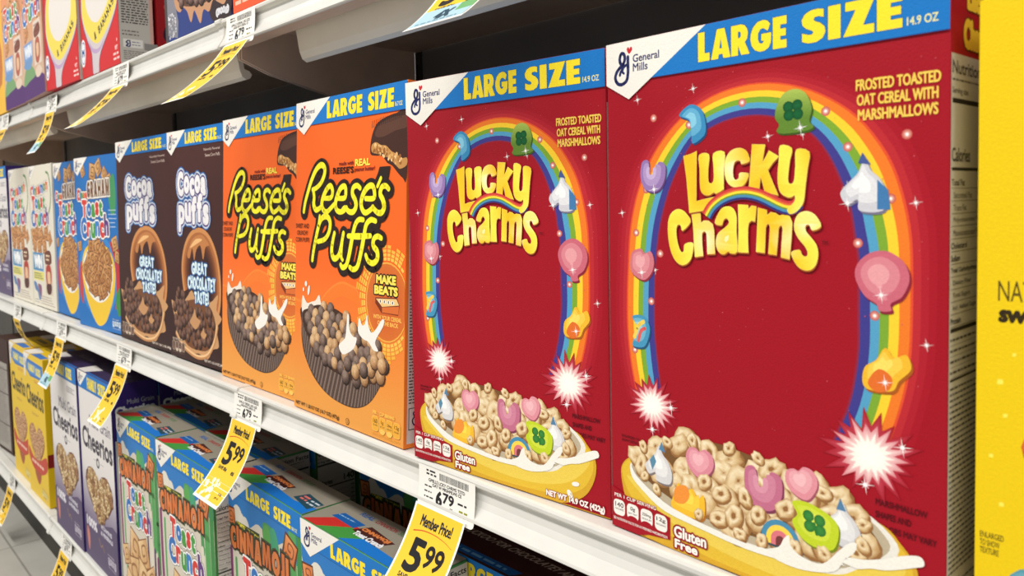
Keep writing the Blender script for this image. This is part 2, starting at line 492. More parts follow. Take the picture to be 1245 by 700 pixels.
# extra heavy capitals on a 100 high grid
HEAVY = {
 'L': (56, [[(0, 0), (54, 0), (54, 27), (31, 27), (31, 100), (0, 100)]]),
 'A': (86, [[(0, 0), (32, 0), (36, 15), (52, 15), (56, 0), (88, 0), (62, 100), (27, 100)], [(38, 34), (44, 68), (50, 34)]]),
 'R': (78, [[(0, 0), (30, 0), (30, 32), (44, 0), (80, 0), (60, 40), (70, 52), (73, 68), (69, 84), (58, 96), (42, 100), (0, 100)], [(30, 56), (30, 78), (38, 77), (42, 72), (42, 62), (38, 57)]]),
 'G': (88, [[(52, 100), (30, 96), (12, 82), (2, 62), (0, 44), (6, 22), (20, 7), (40, 0), (60, 1), (76, 9), (85, 24), (87, 56), (46, 56), (46, 34), (57, 34), (53, 27), (45, 25), (36, 30), (32, 42), (33, 60), (42, 72), (54, 74), (66, 67), (72, 62), (82, 84), (70, 96)]]),
 'E': (56, [[(0, 0), (55, 0), (55, 26), (30, 26), (30, 38), (52, 38), (52, 61), (30, 61), (30, 74), (55, 74), (55, 100), (0, 100)]]),
 'S': (62, [[(2, 7), (18, 0), (38, 0), (54, 10), (61, 28), (58, 44), (48, 56), (36, 63), (31, 69), (34, 76), (44, 77), (56, 72), (56, 96), (42, 100), (24, 99), (9, 90), (1, 74), (3, 57), (13, 45), (27, 37), (31, 31), (27, 25), (17, 26), (2, 33)]]),
 'C': (74, [[(74, 8), (56, 0), (38, 0), (18, 8), (5, 24), (0, 48), (6, 74), (20, 92), (40, 100), (58, 99), (74, 92), (74, 62), (62, 72), (48, 72), (34, 62), (30, 48), (36, 34), (50, 27), (62, 28), (74, 37)]]),
 'N': (82, [[(0, 0), (28, 0), (28, 46), (54, 0), (82, 0), (82, 100), (54, 100), (54, 56), (28, 100), (0, 100)]]),
 'O': (94, [[(47, 0), (70, 6), (87, 24), (94, 50), (87, 76), (70, 94), (47, 100), (24, 94), (7, 76), (0, 50), (7, 24), (24, 6)], [(47, 28), (36, 34), (32, 50), (36, 66), (47, 72), (58, 66), (62, 50), (58, 34)]]),
 'J': (42, [[(0, -2), (16, -4), (30, 0), (40, 12), (42, 30), (42, 100), (12, 100), (12, 34), (8, 26), (0, 25)]]),
 'H': (80, [[(0, 0), (29, 0), (29, 36), (51, 36), (51, 0), (80, 0), (80, 100), (51, 100), (51, 62), (29, 62), (29, 100), (0, 100)]]),
 'I': (31, [[(0, 0), (30, 0), (30, 100), (0, 100)]]),
 'Z': (72, [[(0, 0), (71, 0), (71, 26), (46, 26), (72, 100), (5, 100), (5, 74), (29, 74)]]),
 'F': (54, [[(0, 0), (30, 0), (30, 34), (50, 34), (50, 58), (30, 58), (30, 74), (54, 74), (54, 100), (0, 100)]]),
 'M': (104, [[(0, 0), (28, 0), (30, 52), (44, 0), (60, 0), (74, 52), (76, 0), (104, 0), (94, 100), (66, 100), (52, 48), (38, 100), (10, 100)]]),
 'Y': (80, [[(26, 0), (56, 0), (56, 36), (82, 100), (50, 100), (41, 66), (32, 100), (0, 100), (26, 36)]]),
}
def heavy(word, gap=5):
    out = []; x = 0
    for c in word:
        w, loops = HEAVY[c]
        L = [[(px + x, py) for px, py in l] for l in loops]
        fix = []
        for q, l in enumerate(L):
            ar = sum(l[i - 1][0] * l[i][1] - l[i][0] * l[i - 1][1] for i in range(len(l)))
            if (ar > 0) != (q == 0): l = l[::-1]
            fix.append(l)
        out.append((fix[0], fix[1:])); x += w + gap
    return out

def banner(a, W, H, y, words=(68, 121, 129, 177), ty=(284, 300), oz='14.9 OZ', ozx=(179, 192), blue=BLUE, first='LARGE', second='SIZE', x0=.3, bold=1.75):
    a.part('size_banner')
    a.rect(x0, y, W - .3, H, blue)
    a.rect(x0, y - .35, W - .3, y, (30, 60, 120))
    dark = (18, 78, 130)
    a.text(first, words[0], ty[0], words[1], ty[1], YEL, outline=[(.3, dark)], glyphs=heavy(first))
    a.text(second, words[2], ty[0], words[3], ty[1], YEL, outline=[(.3, dark)], glyphs=heavy(second))
    if oz: a.text(oz, ozx[0], ty[0] + .3, ozx[1], ty[0] + 4, (244, 236, 150), bold=.12)

def facts(a, x, y, w, h, frame, ink, paper, vals=('140', '0g', '230mg', '12g'), subs=('CALORIES', 'SAT FAT', 'SODIUM', 'SUGARS'), feet=(0, 1, 1, 0)):
    a.part('nutrition_badges')
    n = 4; gap = w * .04; bw = (w - gap * 3) / n
    for i in range(n):
        x0 = x + i * (bw + gap); r = bw * .3
        pts = []
        for cx, cy, a0 in ((x0 + bw - r, y + r, -90), (x0 + bw - r, y + h - r, 0), (x0 + r, y + h - r, 90), (x0 + r, y + r, 180)):
            for q in range(5):
                an = math.radians(a0 + q * 22.5); pts.append((cx + r * math.cos(an), cy + r * math.sin(an)))
        a.poly([(x0 + bw / 2 + (px - x0 - bw / 2) * 1.12, y + h / 2 + (py - y - h / 2) * 1.08) for px, py in pts], frame)
        a.poly(pts, paper)
        if feet[i]: a.disc(x0 + bw / 2, y + h * .05, bw * .44, h * .2, frame, n=12)
        vh = h * (.3 if len(vals[i]) < 4 else .22)
        a.text(vals[i], x0 + bw * (.14 if len(vals[i]) > 2 else .3), y + h * .52, x0 + bw * (.86 if len(vals[i]) > 2 else .7), y + h * .52 + vh, ink, bold=.12)
        a.text(subs[i], x0 + bw * .12, y + h * .33, x0 + bw * .88, y + h * .44, ink, bold=.05)
    a.text('PER 1 CUP SERVING', x + w * .02, y + h * 1.17, x + w * .8, y + h * 1.38, paper, bold=.1, outline=[(.3, frame)])
    a.text('SEE NUTRITION FACTS FOR AS PREPARED INFORMATION', x, y - h * .32, x + w, y - h * .16, paper, bold=.05)

def piece_o(a, x, y, r, rot, base=(222, 192, 142), hot=(250, 236, 204), dark=(172, 126, 76), hole=(150, 104, 60), sq=.75, hr=.38):
    a.disc(x + r * .1, y - r * .14, r * 1.06, r * sq * 1.06, mixc(dark, (90, 50, 20), .25), rot, n=14)
    # lumpy annulus
    n = 14; c, s_ = math.cos(rot), math.sin(rot); pts = []; cols = []
    rr = a.rng
    lump = [1 + rr.uniform(-.15, .15) for _ in range(n)]
    for q, f in enumerate((hr, hr + (1 - hr) * .3, hr + (1 - hr) * .65, 1.0)):
        for i in range(n):
            an = 2 * PI * i / n; X, Y = f * lump[i] * math.cos(an) * r, f * lump[i] * math.sin(an) * r * sq
            px, py = X * c - Y * s_, X * s_ + Y * c
            pts.append((x + px, y + py))
            l = (-.45 * px + .75 * py) / r * (1 if q >= 2 else -.8)
            k = (.3, .75, .72, .16)[q] + l * .45 + rr.uniform(-.2, .2)
            cols.append(mixc(dark, base, k * 1.6) if k < .6 else mixc(base, hot, (k - .5) * 1.7))
    fs = [(q * n + i, (q + 1) * n + i, (q + 1) * n + (i + 1) % n, q * n + (i + 1) % n) for q in range(3) for i in range(n)]
    a.disc(x, y, r * hr * 1.05, r * hr * sq * 1.05, hole, rot, n=10)
    a.add(pts, fs, cols)

def piece_puff(a, x, y, r, tone):
    base, hot, dark = tone
    a.disc(x + r * .1, y - r * .15, r * 1.08, None, mixc(dark, (20, 8, 4), .5), n=12)
    n = 12; pts = [(x, y)]; cols = [mixc(base, hot, .55)]; rr = a.rng
    for q in range(1, 5):
        f = q / 4
        for i in range(n):
            an = 2 * PI * i / n; X, Y = f * math.cos(an), f * math.sin(an)
            pts.append((x + X * r * (1 + rr.uniform(-.04, .04)), y + Y * r * (1 + rr.uniform(-.04, .04))))
            k = .62 + (-.35 * X + .5 * Y) * .7 - f ** 3 * .42 + rr.uniform(-.12, .12)
            cols.append(mixc(dark, base, k * 1.8) if k < .55 else mixc(base, hot, (k - .55) * 2))
    fs = [(0, 1 + i, 1 + (i + 1) % n) for i in range(n)]
    for q in range(3):
        b0, b1 = 1 + q * n, 1 + (q + 1) * n
        fs += [(b0 + i, b1 + i, b1 + (i + 1) % n, b0 + (i + 1) % n) for i in range(n)]
    a.add(pts, fs, cols)

def piece_square(a, x, y, r, rot, base=(170, 112, 62), hot=(214, 164, 108), dark=(98, 54, 26)):
    c, s_ = math.cos(rot), math.sin(rot)
    def q(X, Y): return (x + (X * c - Y * s_) * r, y + (X * s_ + Y * c) * r)
    a.poly([q(-1.12, -1.15), q(1.15, -1.1), q(1.1, 1.08), q(-1.1, 1.1)], dark)
    rr = a.rng
    n = 4; pts = []; cols = []
    for j in range(n + 1):
        for i in range(n + 1):
            X, Y = -1 + 2 * i / n, -1 + 2 * j / n
            pts.append(q(X * (1 + .06 * Y), Y)); cols.append(mixc(base, hot, .35 + .4 * Y * .6 - .25 * X + rr.uniform(-.3, .3)))
    a.add(pts, [(j * (n + 1) + i, j * (n + 1) + i + 1, (j + 1) * (n + 1) + i + 1, (j + 1) * (n + 1) + i) for j in range(n) for i in range(n)], cols)
    a.stroke([q(-.6, -.6), q(.5, -.55), q(.55, .5), q(-.35, .55), q(-.35, -.1), q(.15, -.1)], r * .16, mixc(base, dark, .75), n=3, cap_n=6)

def pile(a, poly, step, fn, jitter=.3):
    """heap of pieces inside an outline, back rows first"""
    xs = [p[0] for p in poly]; ys = [p[1] for p in poly]
    y = max(ys); row = 0
    while y > min(ys) - step:
        x = min(xs) + (step / 2 if row % 2 else 0)
        while x < max(xs):
            px, py = x + a.rng.uniform(-jitter, jitter) * step, y + a.rng.uniform(-jitter, jitter) * step
            if inside((px, py), poly): fn(px, py)
            x += step
        y -= step * .78; row += 1

def sparkle(a, x, y, r, col=(255, 250, 250)):
    for k in range(4):
        an = k * PI / 4 + .15; L = r if k % 2 == 0 else r * .5
        dx, dy = math.cos(an), math.sin(an); w = r * .06
        a.poly([(x - dx * L, y - dy * L), (x + dy * w, y - dx * w), (x + dx * L, y + dy * L), (x - dy * w, y + dx * w)], col)
    a.disc(x, y, r * .2, None, col, n=8)

def side_panel(a, D, H, paper=(206, 204, 198), edge=None, ink=(46, 44, 44), title=True, top=None):
    """white side with the nutrition table"""
    a.part('side_panel')
    if edge: a.rect(.3, .3, D - .3, H - .3, edge)
    m = 3.0 if edge else .3
    yt = H - (34 if top else 2)
    a.rect(m, 4, D - m, yt, paper)
    x0, x1 = m + 1.5, D - m - 1.5
    y = yt - 2
    a.text('Nutrition Facts', x0, y - 6.5, x1, y - 1, ink, bold=.28)
    a.lines(x0, y - 11, x1, y - 7.5, 1, (90, 88, 86), .45)
    a.text('Serving size', x0, y - 16, x0 + 19, y - 12.6, ink, bold=.15)
    a.rect(x0, y - 19.5, x1, y - 17.3, ink)
    a.text('Calories', x0, y - 45, x0 + 22, y - 39, ink, bold=.3)
    a.text('140', x1 - 15, y - 45, x1, y - 37, ink, bold=.4)
    a.rect(x0, y - 49, x1, y - 47.6, ink)
    yy = y - 52; k = 0
    names = ['Total Fat', 'Saturated Fat', 'Trans Fat', 'Polyunsaturated Fat', 'Monounsaturated Fat', 'Cholesterol', 'Sodium', 'Total Carbohydrate', 'Dietary Fiber', 'Total Sugars', 'Incl. Added Sugars', 'Protein']
    for nme in names:
        w = min(len(nme) * 1.75, x1 - x0 - 10)
        bd = nme in ('Total Fat', 'Cholesterol', 'Sodium', 'Total Carbohydrate', 'Protein')
        a.text(nme, x0 + (0 if bd else 2.5), yy - 3.6, x0 + w + (0 if bd else 2.5), yy - .9, ink, bold=.2 if bd else .06, res=2)
        a.text('0%', x1 - 5, yy - 3.4, x1, yy - 1, ink, bold=.08, res=2)
        a.rect(x0, yy - 4.9, x1, yy - 4.65, (90, 88, 86)); yy -= 5.6
    a.rect(x0, yy - 1.6, x1, yy + .2, ink); yy -= 3
    while yy > H * .43:
        a.lines(x0, yy - 4, x1, yy, 1, (80, 78, 78), .55, .5); a.rect(x0, yy - 4.5, x1, yy - 4.3, (110, 108, 106)); yy -= 4.9
    a.rect(x0, yy - 1, x1, yy, ink); yy -= 3
    a.lines(x0, H * .12, x1, yy, int((yy - H * .12) / 2.6), (84, 82, 82), .5, .12)
    a.rect(x0, H * .05, x0 + 13, H * .11, (60, 58, 60)); a.rect(x0 + .7, H * .05 + .7, x0 + 12.3, H * .11 - .7, paper)
    a.stroke([(x0 + 7.5, H * .1), (x0 + 5, H * .095), (x0 + 6, H * .085), (x0 + 4, H * .075), (x0 + 6, H * .062), (x0 + 8.5, H * .075), (x0 + 8.5, H * .1)], 1.3, NAVY)
    a.lines(x0 + 15, H * .05, x1, H * .11, 4, (84, 82, 82), .45, .2)

def top_panel(a, W, D, color, flap=None):
    a.part('top_panel'); a.h = .75
    a.rect(1.6, 1.4, W - 1.6, D - .6, color)
    if flap: a.rect(1.6, 1.4, W - 1.6, D * .62, flap)
# ------------------------------------------------------------------ traced lettering (mm on the panel)
LCL={
'L':[(57.6,232.5),(62.4,233.4),(66.6,234.9),(66.3,222.0),(66.1,206.7),(72.4,208.1),(77.9,209.0),(77.7,202.5),(70.0,201.4),(61.4,200.2),(60.6,208.9),(59.5,220.3)],
'u':[(68.1,232.5),(74.6,232.7),(74.1,225.0),(74.0,219.2),(74.6,217.1),(75.9,216.5),(77.2,217.4),(77.7,219.7),(77.6,225.5),(77.5,232.9),(84.5,233.4),(84.1,224.6),(83.9,215.0),(83.7,213.1),(79.2,210.9),(77.7,211.6),(74.7,210.1),(71.6,210.4),(69.3,212.4),(68.6,216.7),(68.5,224.6)],
'c':[(99.7,227.7),(95.1,226.4),(94.4,228.0),(92.6,228.5),(90.8,227.5),(89.8,224.4),(89.8,220.6),(90.7,218.3),(92.2,218.1),(93.4,219.2),(94.0,221.7),(99.1,221.1),(98.2,217.8),(96.1,215.1),(92.8,214.1),(89.2,214.6),(86.3,216.9),(84.8,220.8),(84.6,225.9),(85.4,229.7),(87.6,233.0),(90.8,234.7),(94.8,234.8),(97.9,233.1),(99.3,230.5)],
'k':[(101.3,236.4),(108.9,235.8),(107.9,230.4),(107.2,226.4),(109.0,229.1),(111.1,232.6),(116.5,229.3),(113.2,226.2),(110.4,222.6),(112.9,216.8),(116.3,209.4),(110.8,210.6),(108.5,211.7),(106.8,217.6),(106.2,219.4),(105.4,213.0),(99.4,214.4),(100.3,224.6)],
'y':[(117.4,234.8),(123.7,233.1),(122.7,227.2),(121.8,220.7),(121.6,217.1),(122.1,215.5),(123.4,215.0),(124.6,215.9),(125.2,218.2),(125.7,224.7),(126.2,232.2),(133.0,230.7),(132.1,222.7),(131.0,213.9),(130.2,206.9),(128.6,203.4),(125.8,200.7),(122.6,199.8),(121.3,202.2),(123.9,204.6),(125.5,206.9),(125.2,209.4),(123.3,208.3),(120.4,208.8),(117.5,210.9),(116.2,214.9),(116.0,220.3),(116.7,228.1)],
'C':[(62.2,195.2),(56.7,190.0),(55.5,192.7),(54.3,193.5),(53.0,193.0),(52.2,190.6),(52.5,185.9),(53.7,181.1),(55.2,178.1),(56.3,177.5),(57.4,178.5),(58.1,182.3),(63.6,183.2),(63.6,178.8),(62.2,174.0),(59.3,171.1),(55.6,170.2),(51.9,172.2),(49.1,176.1),(47.1,182.3),(46.3,189.8),(46.8,196.0),(49.0,200.1),(52.7,202.2),(56.4,201.8),(59.6,199.5)],
'h':[(62.9,199.2),(68.8,200.0),(69.0,196.9),(69.1,194.6),(71.1,195.9),(74.2,195.8),(76.8,194.0),(77.7,190.5),(77.9,184.0),(78.2,177.6),(73.2,177.2),(73.0,183.1),(72.8,188.4),(72.0,189.8),(70.6,189.8),(69.7,188.3),(69.9,182.4),(70.5,176.1),(65.0,175.2),(64.4,182.8),(64.0,191.5)],
'a':[(78.2,194.7),(80.3,199.6),(82.9,202.8),(86.6,203.8),(89.9,202.5),(91.8,198.4),(91.7,190.1),(92.1,179.3),(87.5,178.5),(87.1,179.6),(84.2,177.7),(81.2,178.3),(79.1,181.4),(78.9,185.3),(80.5,189.2),(84.3,191.9),(87.1,194.5),(86.6,196.7),(85.1,197.4),(83.6,196.1),(82.5,193.5)],
'a_hole':[(86.9,188.4),(84.6,187.1),(84.1,185.1),(85.0,184.2),(86.5,185.2),(87.1,186.8)],
'r':[(92.8,204.8),(94.2,204.7),(99.0,204.4),(98.8,202.2),(100.9,204.1),(103.7,203.7),(102.9,195.7),(100.8,196.3),(99.2,195.0),(98.7,192.2),(98.6,185.9),(98.9,179.1),(94.0,179.1),(92.6,179.2),(93.1,190.2)],
'm':[(104.6,203.1),(109.8,201.7),(109.8,199.1),(112.1,200.7),(114.8,200.2),(116.8,198.9),(119.7,199.7),(122.6,198.6),(123.9,195.6),(123.5,187.8),(122.4,176.7),(117.7,177.5),(118.1,184.7),(118.7,191.3),(118.4,193.7),(117.3,194.0),(116.4,192.5),(115.9,185.8),(115.2,178.6),(110.6,179.0),(111.1,185.6),(111.6,192.4),(111.1,194.5),(110.0,194.7),(109.1,193.0),(108.8,186.2),(108.5,179.4),(103.5,179.8),(104.1,190.4)],
's':[(139.1,193.8),(134.8,191.7),(133.3,194.0),(132.0,194.6),(130.9,193.4),(131.4,191.0),(133.9,188.1),(136.6,184.7),(137.6,180.6),(136.9,175.9),(134.8,172.6),(131.4,171.5),(127.6,172.8),(124.8,176.2),(123.4,180.3),(127.8,181.7),(128.9,179.7),(130.4,178.4),(131.9,178.9),(132.1,181.0),(130.5,183.9),(127.0,187.9),(125.1,192.1),(125.3,196.2),(127.0,199.5),(130.2,201.1),(133.9,200.7),(136.9,198.4)],
}
RP={
'R1':[(18.2,200.7),(21.0,209.8),(26.6,220.2),(34.1,232.3),(43.4,242.3),(52.8,246.1),(59.4,243.5),(59.6,237.1),(53.3,229.0),(44.0,224.1),(36.3,222.4)],
'R2':[(37.3,222.3),(39.4,215.3),(38.7,207.8),(42.7,202.6),(48.4,203.1),(53.5,205.4)],
'e1':[(58.4,213.7),(72.2,214.0),(75.6,220.2),(71.8,225.3),(65.5,223.2),(58.4,216.0),(54.9,208.6),(57.8,202.6),(64.4,200.3),(71.6,203.5),(78.7,207.6)],
'e2':[(83.8,213.4),(97.8,213.5),(100.1,219.8),(97.8,224.3),(90.6,222.6),(84.6,215.6),(81.3,208.5),(83.3,202.6),(89.5,200.4),(96.4,201.3),(101.5,204.4)],
's1':[(125.2,222.0),(119.9,224.5),(113.2,222.6),(112.0,216.9),(116.9,211.2),(118.4,205.6),(113.9,200.7),(106.4,200.6),(98.7,204.2),(93.2,201.3)],
'e3':[(134.7,212.4),(148.0,212.6),(149.1,218.4),(145.8,223.6),(138.2,222.7),(130.6,216.6),(127.0,208.3),(129.8,202.1),(135.0,199.7),(142.7,202.1),(147.0,204.8)],
'apos':[(159.3,230.0),(154.0,223.0)],
's2':[(171.7,220.3),(166.8,223.1),(160.8,221.9),(158.5,216.2),(162.9,210.8),(164.9,204.8),(161.4,200.1),(155.3,199.7),(149.0,202.8),(146.4,204.8)],
'P1':[(37.0,152.5),(39.6,162.9),(44.9,177.1),(51.2,190.2),(58.5,195.4),(66.8,195.4),(71.6,189.6),(69.1,180.4),(61.0,173.8),(48.0,171.2)],
'P0':[(51.0,196.3),(49.3,189.3)],
'u':[(79.9,180.2),(76.6,171.6),(75.1,162.5),(78.9,156.3),(86.0,157.5),(91.0,164.0),(96.6,180.6)],
'u2':[(96.6,180.6),(93.5,167.6),(92.9,158.7),(95.6,155.3)],
'f1':[(131.1,193.3),(123.1,193.2),(116.7,187.5),(112.0,175.3),(107.4,161.1),(102.6,151.2),(95.8,148.2),(92.3,150.7)],
'f2':[(151.6,192.3),(143.8,193.4),(136.1,188.7),(132.4,177.5),(127.2,162.0),(121.9,150.5),(114.5,147.5),(108.6,149.3)],
'bar':[(105.2,178.1),(121.9,178.1),(143.4,179.1)],
's3':[(161.1,177.5),(155.0,179.0),(149.0,176.3),(148.4,170.4),(154.7,165.6),(154.9,159.0),(148.1,154.9),(140.2,156.6),(136.1,161.5)],
}
# ------------------------------------------------------------------ red marshmallow cereal
RED = (161, 15, 33)
def rot_pts(pts, cx, cy, k=1.0, an=0.0):
    c, s = math.cos(an) * k, math.sin(an) * k
    return [(cx + x * c - y * s, cy + x * s + y * c) for x, y in pts]

def marsh_clover(a, cx, cy, k=1.0, an=0.0, body=(122, 160, 58), leaf=(22, 112, 58)):
    a.shape(rot_pts([(-9, -9), (-5, -10.5), (6, -10.5), (10, -9), (8, -6), (9.5, 0), (7, 7), (2, 10), (-4, 9), (-8, 4), (-9.5, -2), (-7.5, -6)], cx + .8, cy - 1, k, an), mixc(body, (30, 50, 10), .55))
    a.shape(rot_pts([(-9, -9), (-5, -10.5), (6, -10.5), (10, -9), (8, -6), (9.5, 0), (7, 7), (2, 10), (-4, 9), (-8, 4), (-9.5, -2), (-7.5, -6)], cx, cy, k, an), lambda x, y: mixc(body, (226, 236, 120), max(0, (y - cy + 4) / (24 * k))))
    for dx, dy in ((-2.3, 2), (2.3, 2.2), (-2.2, -2), (2.4, -2)): a.disc(*rot_pts([(dx, dy)], cx, cy, k, an)[0], 2.8 * k, None, leaf, n=12, edge=mixc(leaf, (10, 60, 30), .6))

def marsh_blob(a, pts, cx, cy, k, base, hot, dark, an=0.0):
    P = rot_pts(pts, cx, cy, k, an)
    a.shape([(x + .9 * k, y - 1.1 * k) for x, y in P], dark)
    a.shape(P, base)
    a.shape([(cx + (x - cx) * .72 - .6 * k, cy + (y - cy) * .72 + .9 * k) for x, y in P], mixc(base, hot, .45))
    a.shape([(cx + (x - cx) * .4 - 1.2 * k, cy + (y - cy) * .4 + 1.8 * k) for x, y in P], mixc(base, hot, .85))

HEART = [(0, -10), (-8, -5), (-10.5, 2), (-8, 8), (-3, 9), (0, 7.5), (4, 9.5), (9, 7), (10.5, 1), (7.5, -5)]
UU = [(-9, 8), (-4, 9), (-3, 0), (0, -3), (3, 0), (3.5, 8.5), (9, 7.5), (9.5, -1), (6, -8), (0, -10), (-6, -8), (-9.5, -1)]
UNI = [(-11, -3), (-8, -8), (-3, -6), (-2, -11), (8, -11), (10, -4), (7, 3), (3, 7), (0, 12), (-3, 6), (-7, 2)]
PEB = [(-9, 2), (-7, 8), (0, 10), (3, 7), (8, 8), (10, 2), (8, -5), (2, -10), (-5, -8), (-9, -4)]
BALLOON = [(-11, 2), (-9, 8), (-3, 12), (4, 12), (10, 7), (11.5, 0), (8, -7), (3, -10), (3, -13), (-2, -13), (-3, -10), (-8, -6)]
MOON = [(-6, -10), (3, -10), (7, -4), (8, 4), (3, 10), (-6, 9), (-2, 3), (-3, -3)]
BAG = [(-10, -7), (-7, -10), (3, -9), (6, -4), (11, 2), (9, 8), (4, 6), (0, 10), (-4, 4), (-9, 0)]

def starburst(a, cx, cy, r, seed):
    """printed burst: white heart fading through pink into the red of the card"""
    rr = random.Random(seed); n = 19
    for sc, tip, mid, core in ((1.08, RED, (196, 70, 86), (236, 190, 190)), (.84, (214, 120, 130), (246, 214, 210), (255, 250, 240)), (.55, (252, 236, 226), (255, 252, 244), (255, 254, 248))):
        pts = [(cx, cy)]; cols = [core]; out = []
        for i in range(n * 2):
            an = PI * i / n + seed; q = r * sc * (rr.uniform(.8, 1.12) if i % 2 == 0 else rr.uniform(.56, .68))
            out.append((an, q))
        for an, q in out: pts.append((cx + q * .55 * math.cos(an) * 1.05, cy + q * .55 * math.sin(an) * .92)); cols.append(mid)
        for k, (an, q) in enumerate(out): pts.append((cx + q * math.cos(an) * 1.05, cy + q * math.sin(an) * .92)); cols.append(tip if k % 2 == 0 else mixc(tip, mid, .5))
        m = n * 2
        a.add(pts, [(0, 1 + i, 1 + (i + 1) % m) for i in range(m)] + [(1 + i, 1 + m + i, 1 + m + (i + 1) % m, 1 + (i + 1) % m) for i in range(m)], cols)

def lucky_front(a, W, H):
    a.rect(.4, .4, W - .4, H - .4, RED)
    # soft printed halo round the arch
    outer = [(22, 84), (19, 96), (16, 110), (14, 129), (14, 148), (15, 167), (17, 190), (22, 210), (30, 227), (41, 242), (56, 255), (74, 264), (92, 268), (110, 268), (127, 264), (142, 257), (156, 247), (166, 235), (173, 223), (178, 208), (181, 193), (182, 178), (182, 148), (181, 129), (179, 117), (176, 105), (172, 92)]
    inner = [(40, 84), (39, 96), (37, 110), (35, 129), (35, 148), (36, 168), (39, 190), (45, 210), (53, 226), (64, 241), (79, 249), (95, 252), (110, 251), (125, 246), (136, 238), (144, 227), (150, 214), (154, 202), (156, 190), (158, 178), (158, 165), (158, 153), (158, 136), (156, 119), (153, 106), (150, 98), (146, 88)]
    import itertools
    def resample(P, n):
        P = smooth_path(P, 5); L = [0]
        for i in range(1, len(P)): L.append(L[-1] + math.hypot(P[i][0] - P[i - 1][0], P[i][1] - P[i - 1][1]))
        out = []; j = 0
        for k in range(n):
            t = L[-1] * k / (n - 1)
            while j < len(L) - 2 and L[j + 1] < t: j += 1
            f = (t - L[j]) / (L[j + 1] - L[j] or 1)
            out.append((P[j][0] + (P[j + 1][0] - P[j][0]) * f, P[j][1] + (P[j + 1][1] - P[j][1]) * f))
        return out
    O = resample(outer, 80); I = resample(inner, 80)
    a.between(O, I, [-.42, -.28, -.14, 0], [(167, 20, 38), (175, 29, 44), (188, 42, 50)])
    a.between(O, I, [0, .05, .25, .44, .62, .80, 1.0, 1.05], [(226, 80, 44), (238, 124, 40), (250, 208, 52), (124, 168, 52), (84, 160, 200), (64, 60, 140), (140, 40, 70)])
    for s_, (x, y) in enumerate(((61, 250), (95, 259), (141, 250), (30, 214), (22, 188), (152, 232), (172, 207), (157, 186), (40, 176), (33, 147), (165, 152), (172, 118), (20, 116), (36, 256), (179, 236))):
        a.glow(x, y, 2.4, (255, 244, 236), mixc(RED, (226, 150, 110), .5), n=10, rings=3); a.disc(x, y, .7, None, (255, 255, 250), n=8)
    for x, y in ((66, 244), (129, 240), (36, 166), (152, 213), (24, 268), (110, 240), (183, 205), (170, 160), (188, 141), (11, 200), (64, 270)): sparkle(a, x, y, 3.4)
    rr = random.Random(5)
    for _ in range(90):
        x, y = rr.uniform(4, W - 4), rr.uniform(84, 276); a.disc(x, y, rr.uniform(.15, .35), None, (216, 98, 104), n=5)
    # floating marshmallows
    marsh_blob(a, MOON, 64, 251, 1.0, (58, 140, 190), (150, 214, 236), (28, 72, 120), .5)
    marsh_clover(a, 124, 252, 1.05, .05, (96, 134, 48), (18, 98, 52))
    marsh_blob(a, UU, 35, 222, .95, (150, 120, 178), (206, 184, 222), (92, 60, 112), -.1)
    marsh_blob(a, UNI, 160, 213, 1.05, (206, 206, 214), (250, 250, 250), (118, 116, 140))
    a.poly([(166, 216), (171, 211), (172, 202), (166, 202)], (66, 122, 176)); a.poly([(157, 224), (159, 229), (163, 223)], (70, 90, 150))
    marsh_blob(a, PEB, 26, 169, .95, (208, 118, 130), (238, 176, 180), (140, 44, 62), .05)
    marsh_blob(a, BALLOON, 168, 169, 1.1, (204, 104, 122), (236, 170, 174), (140, 36, 56), .1)
    marsh_blob(a, MOON, 24, 128, .95, (70, 150, 190), (170, 214, 220), (36, 84, 120)); a.stroke([(20, 124), (23, 131), (27, 134)], 2.6, (240, 208, 90)); a.stroke([(23, 122), (25, 128), (28, 130)], 2.2, (222, 96, 92))
    marsh_blob(a, BAG, 170, 127, 1.05, (240, 186, 50), (252, 226, 110), (170, 92, 30)); a.shape([(162, 120), (166, 116), (172, 118), (173, 124), (167, 127)], (226, 112, 44))
    for x, y in ((26, 164), (168, 162), (170, 121), (152, 205), (36, 214), (128, 243)): sparkle(a, x, y, 4.2)
    starburst(a, 33, 84, 18, 3); starburst(a, 163, 85, 21.5, 4)
    for x, y in ((33, 69), (161, 70), (47, 85), (178, 92)): sparkle(a, x, y, 5)
    # small copy
    Y2 = (246, 208, 90)
    a.part('small_print')
    a.text('FROSTED TOASTED', 156, 258, 193, 263, Y2, bold=.3); a.text('OAT CEREAL WITH', 156.5, 251, 192, 256, Y2, bold=.3); a.text('MARSHMALLOWS', 157, 244, 192, 249, Y2, bold=.3)
    K = (86, 12, 24)
    a.text('MARSHMALLOW', 166, 62, 189, 65, K, bold=.14); a.text('SHAPES AND', 166, 56, 182, 59, K, bold=.14); a.text('COLORS MAY VARY', 166, 50, 193, 53, K, bold=.14)
    a.text('ENLARGED TO', 9, 59.5, 23, 61, K, bold=.05); a.text('SHOW DETAIL', 9, 57, 22, 58.5, K, bold=.05)
    # bowl
    a.part('bowl_picture')
    a.shape([(8, 36), (10, 43), (16, 48), (24, 50), (60, 58), (120, 58), (165, 54), (178, 46), (185, 36), (184, 24), (177, 12), (166, 5), (150, .6), (100, .6), (30, .6), (18, 10), (11, 22)], (214, 166, 44))
    a.shape([(9, 37), (12, 44), (22, 49), (60, 52), (120, 52), (165, 50), (178, 44), (183, 35), (181, 25), (172, 14), (150, 6), (100, 3), (60, 5), (30, 13), (15, 24)], (228, 188, 56))
    a.shape([(14, 36), (22, 28), (46, 16), (90, 9), (130, 9), (160, 16), (176, 28), (178, 36), (150, 30), (100, 24), (50, 27)], (236, 206, 84))
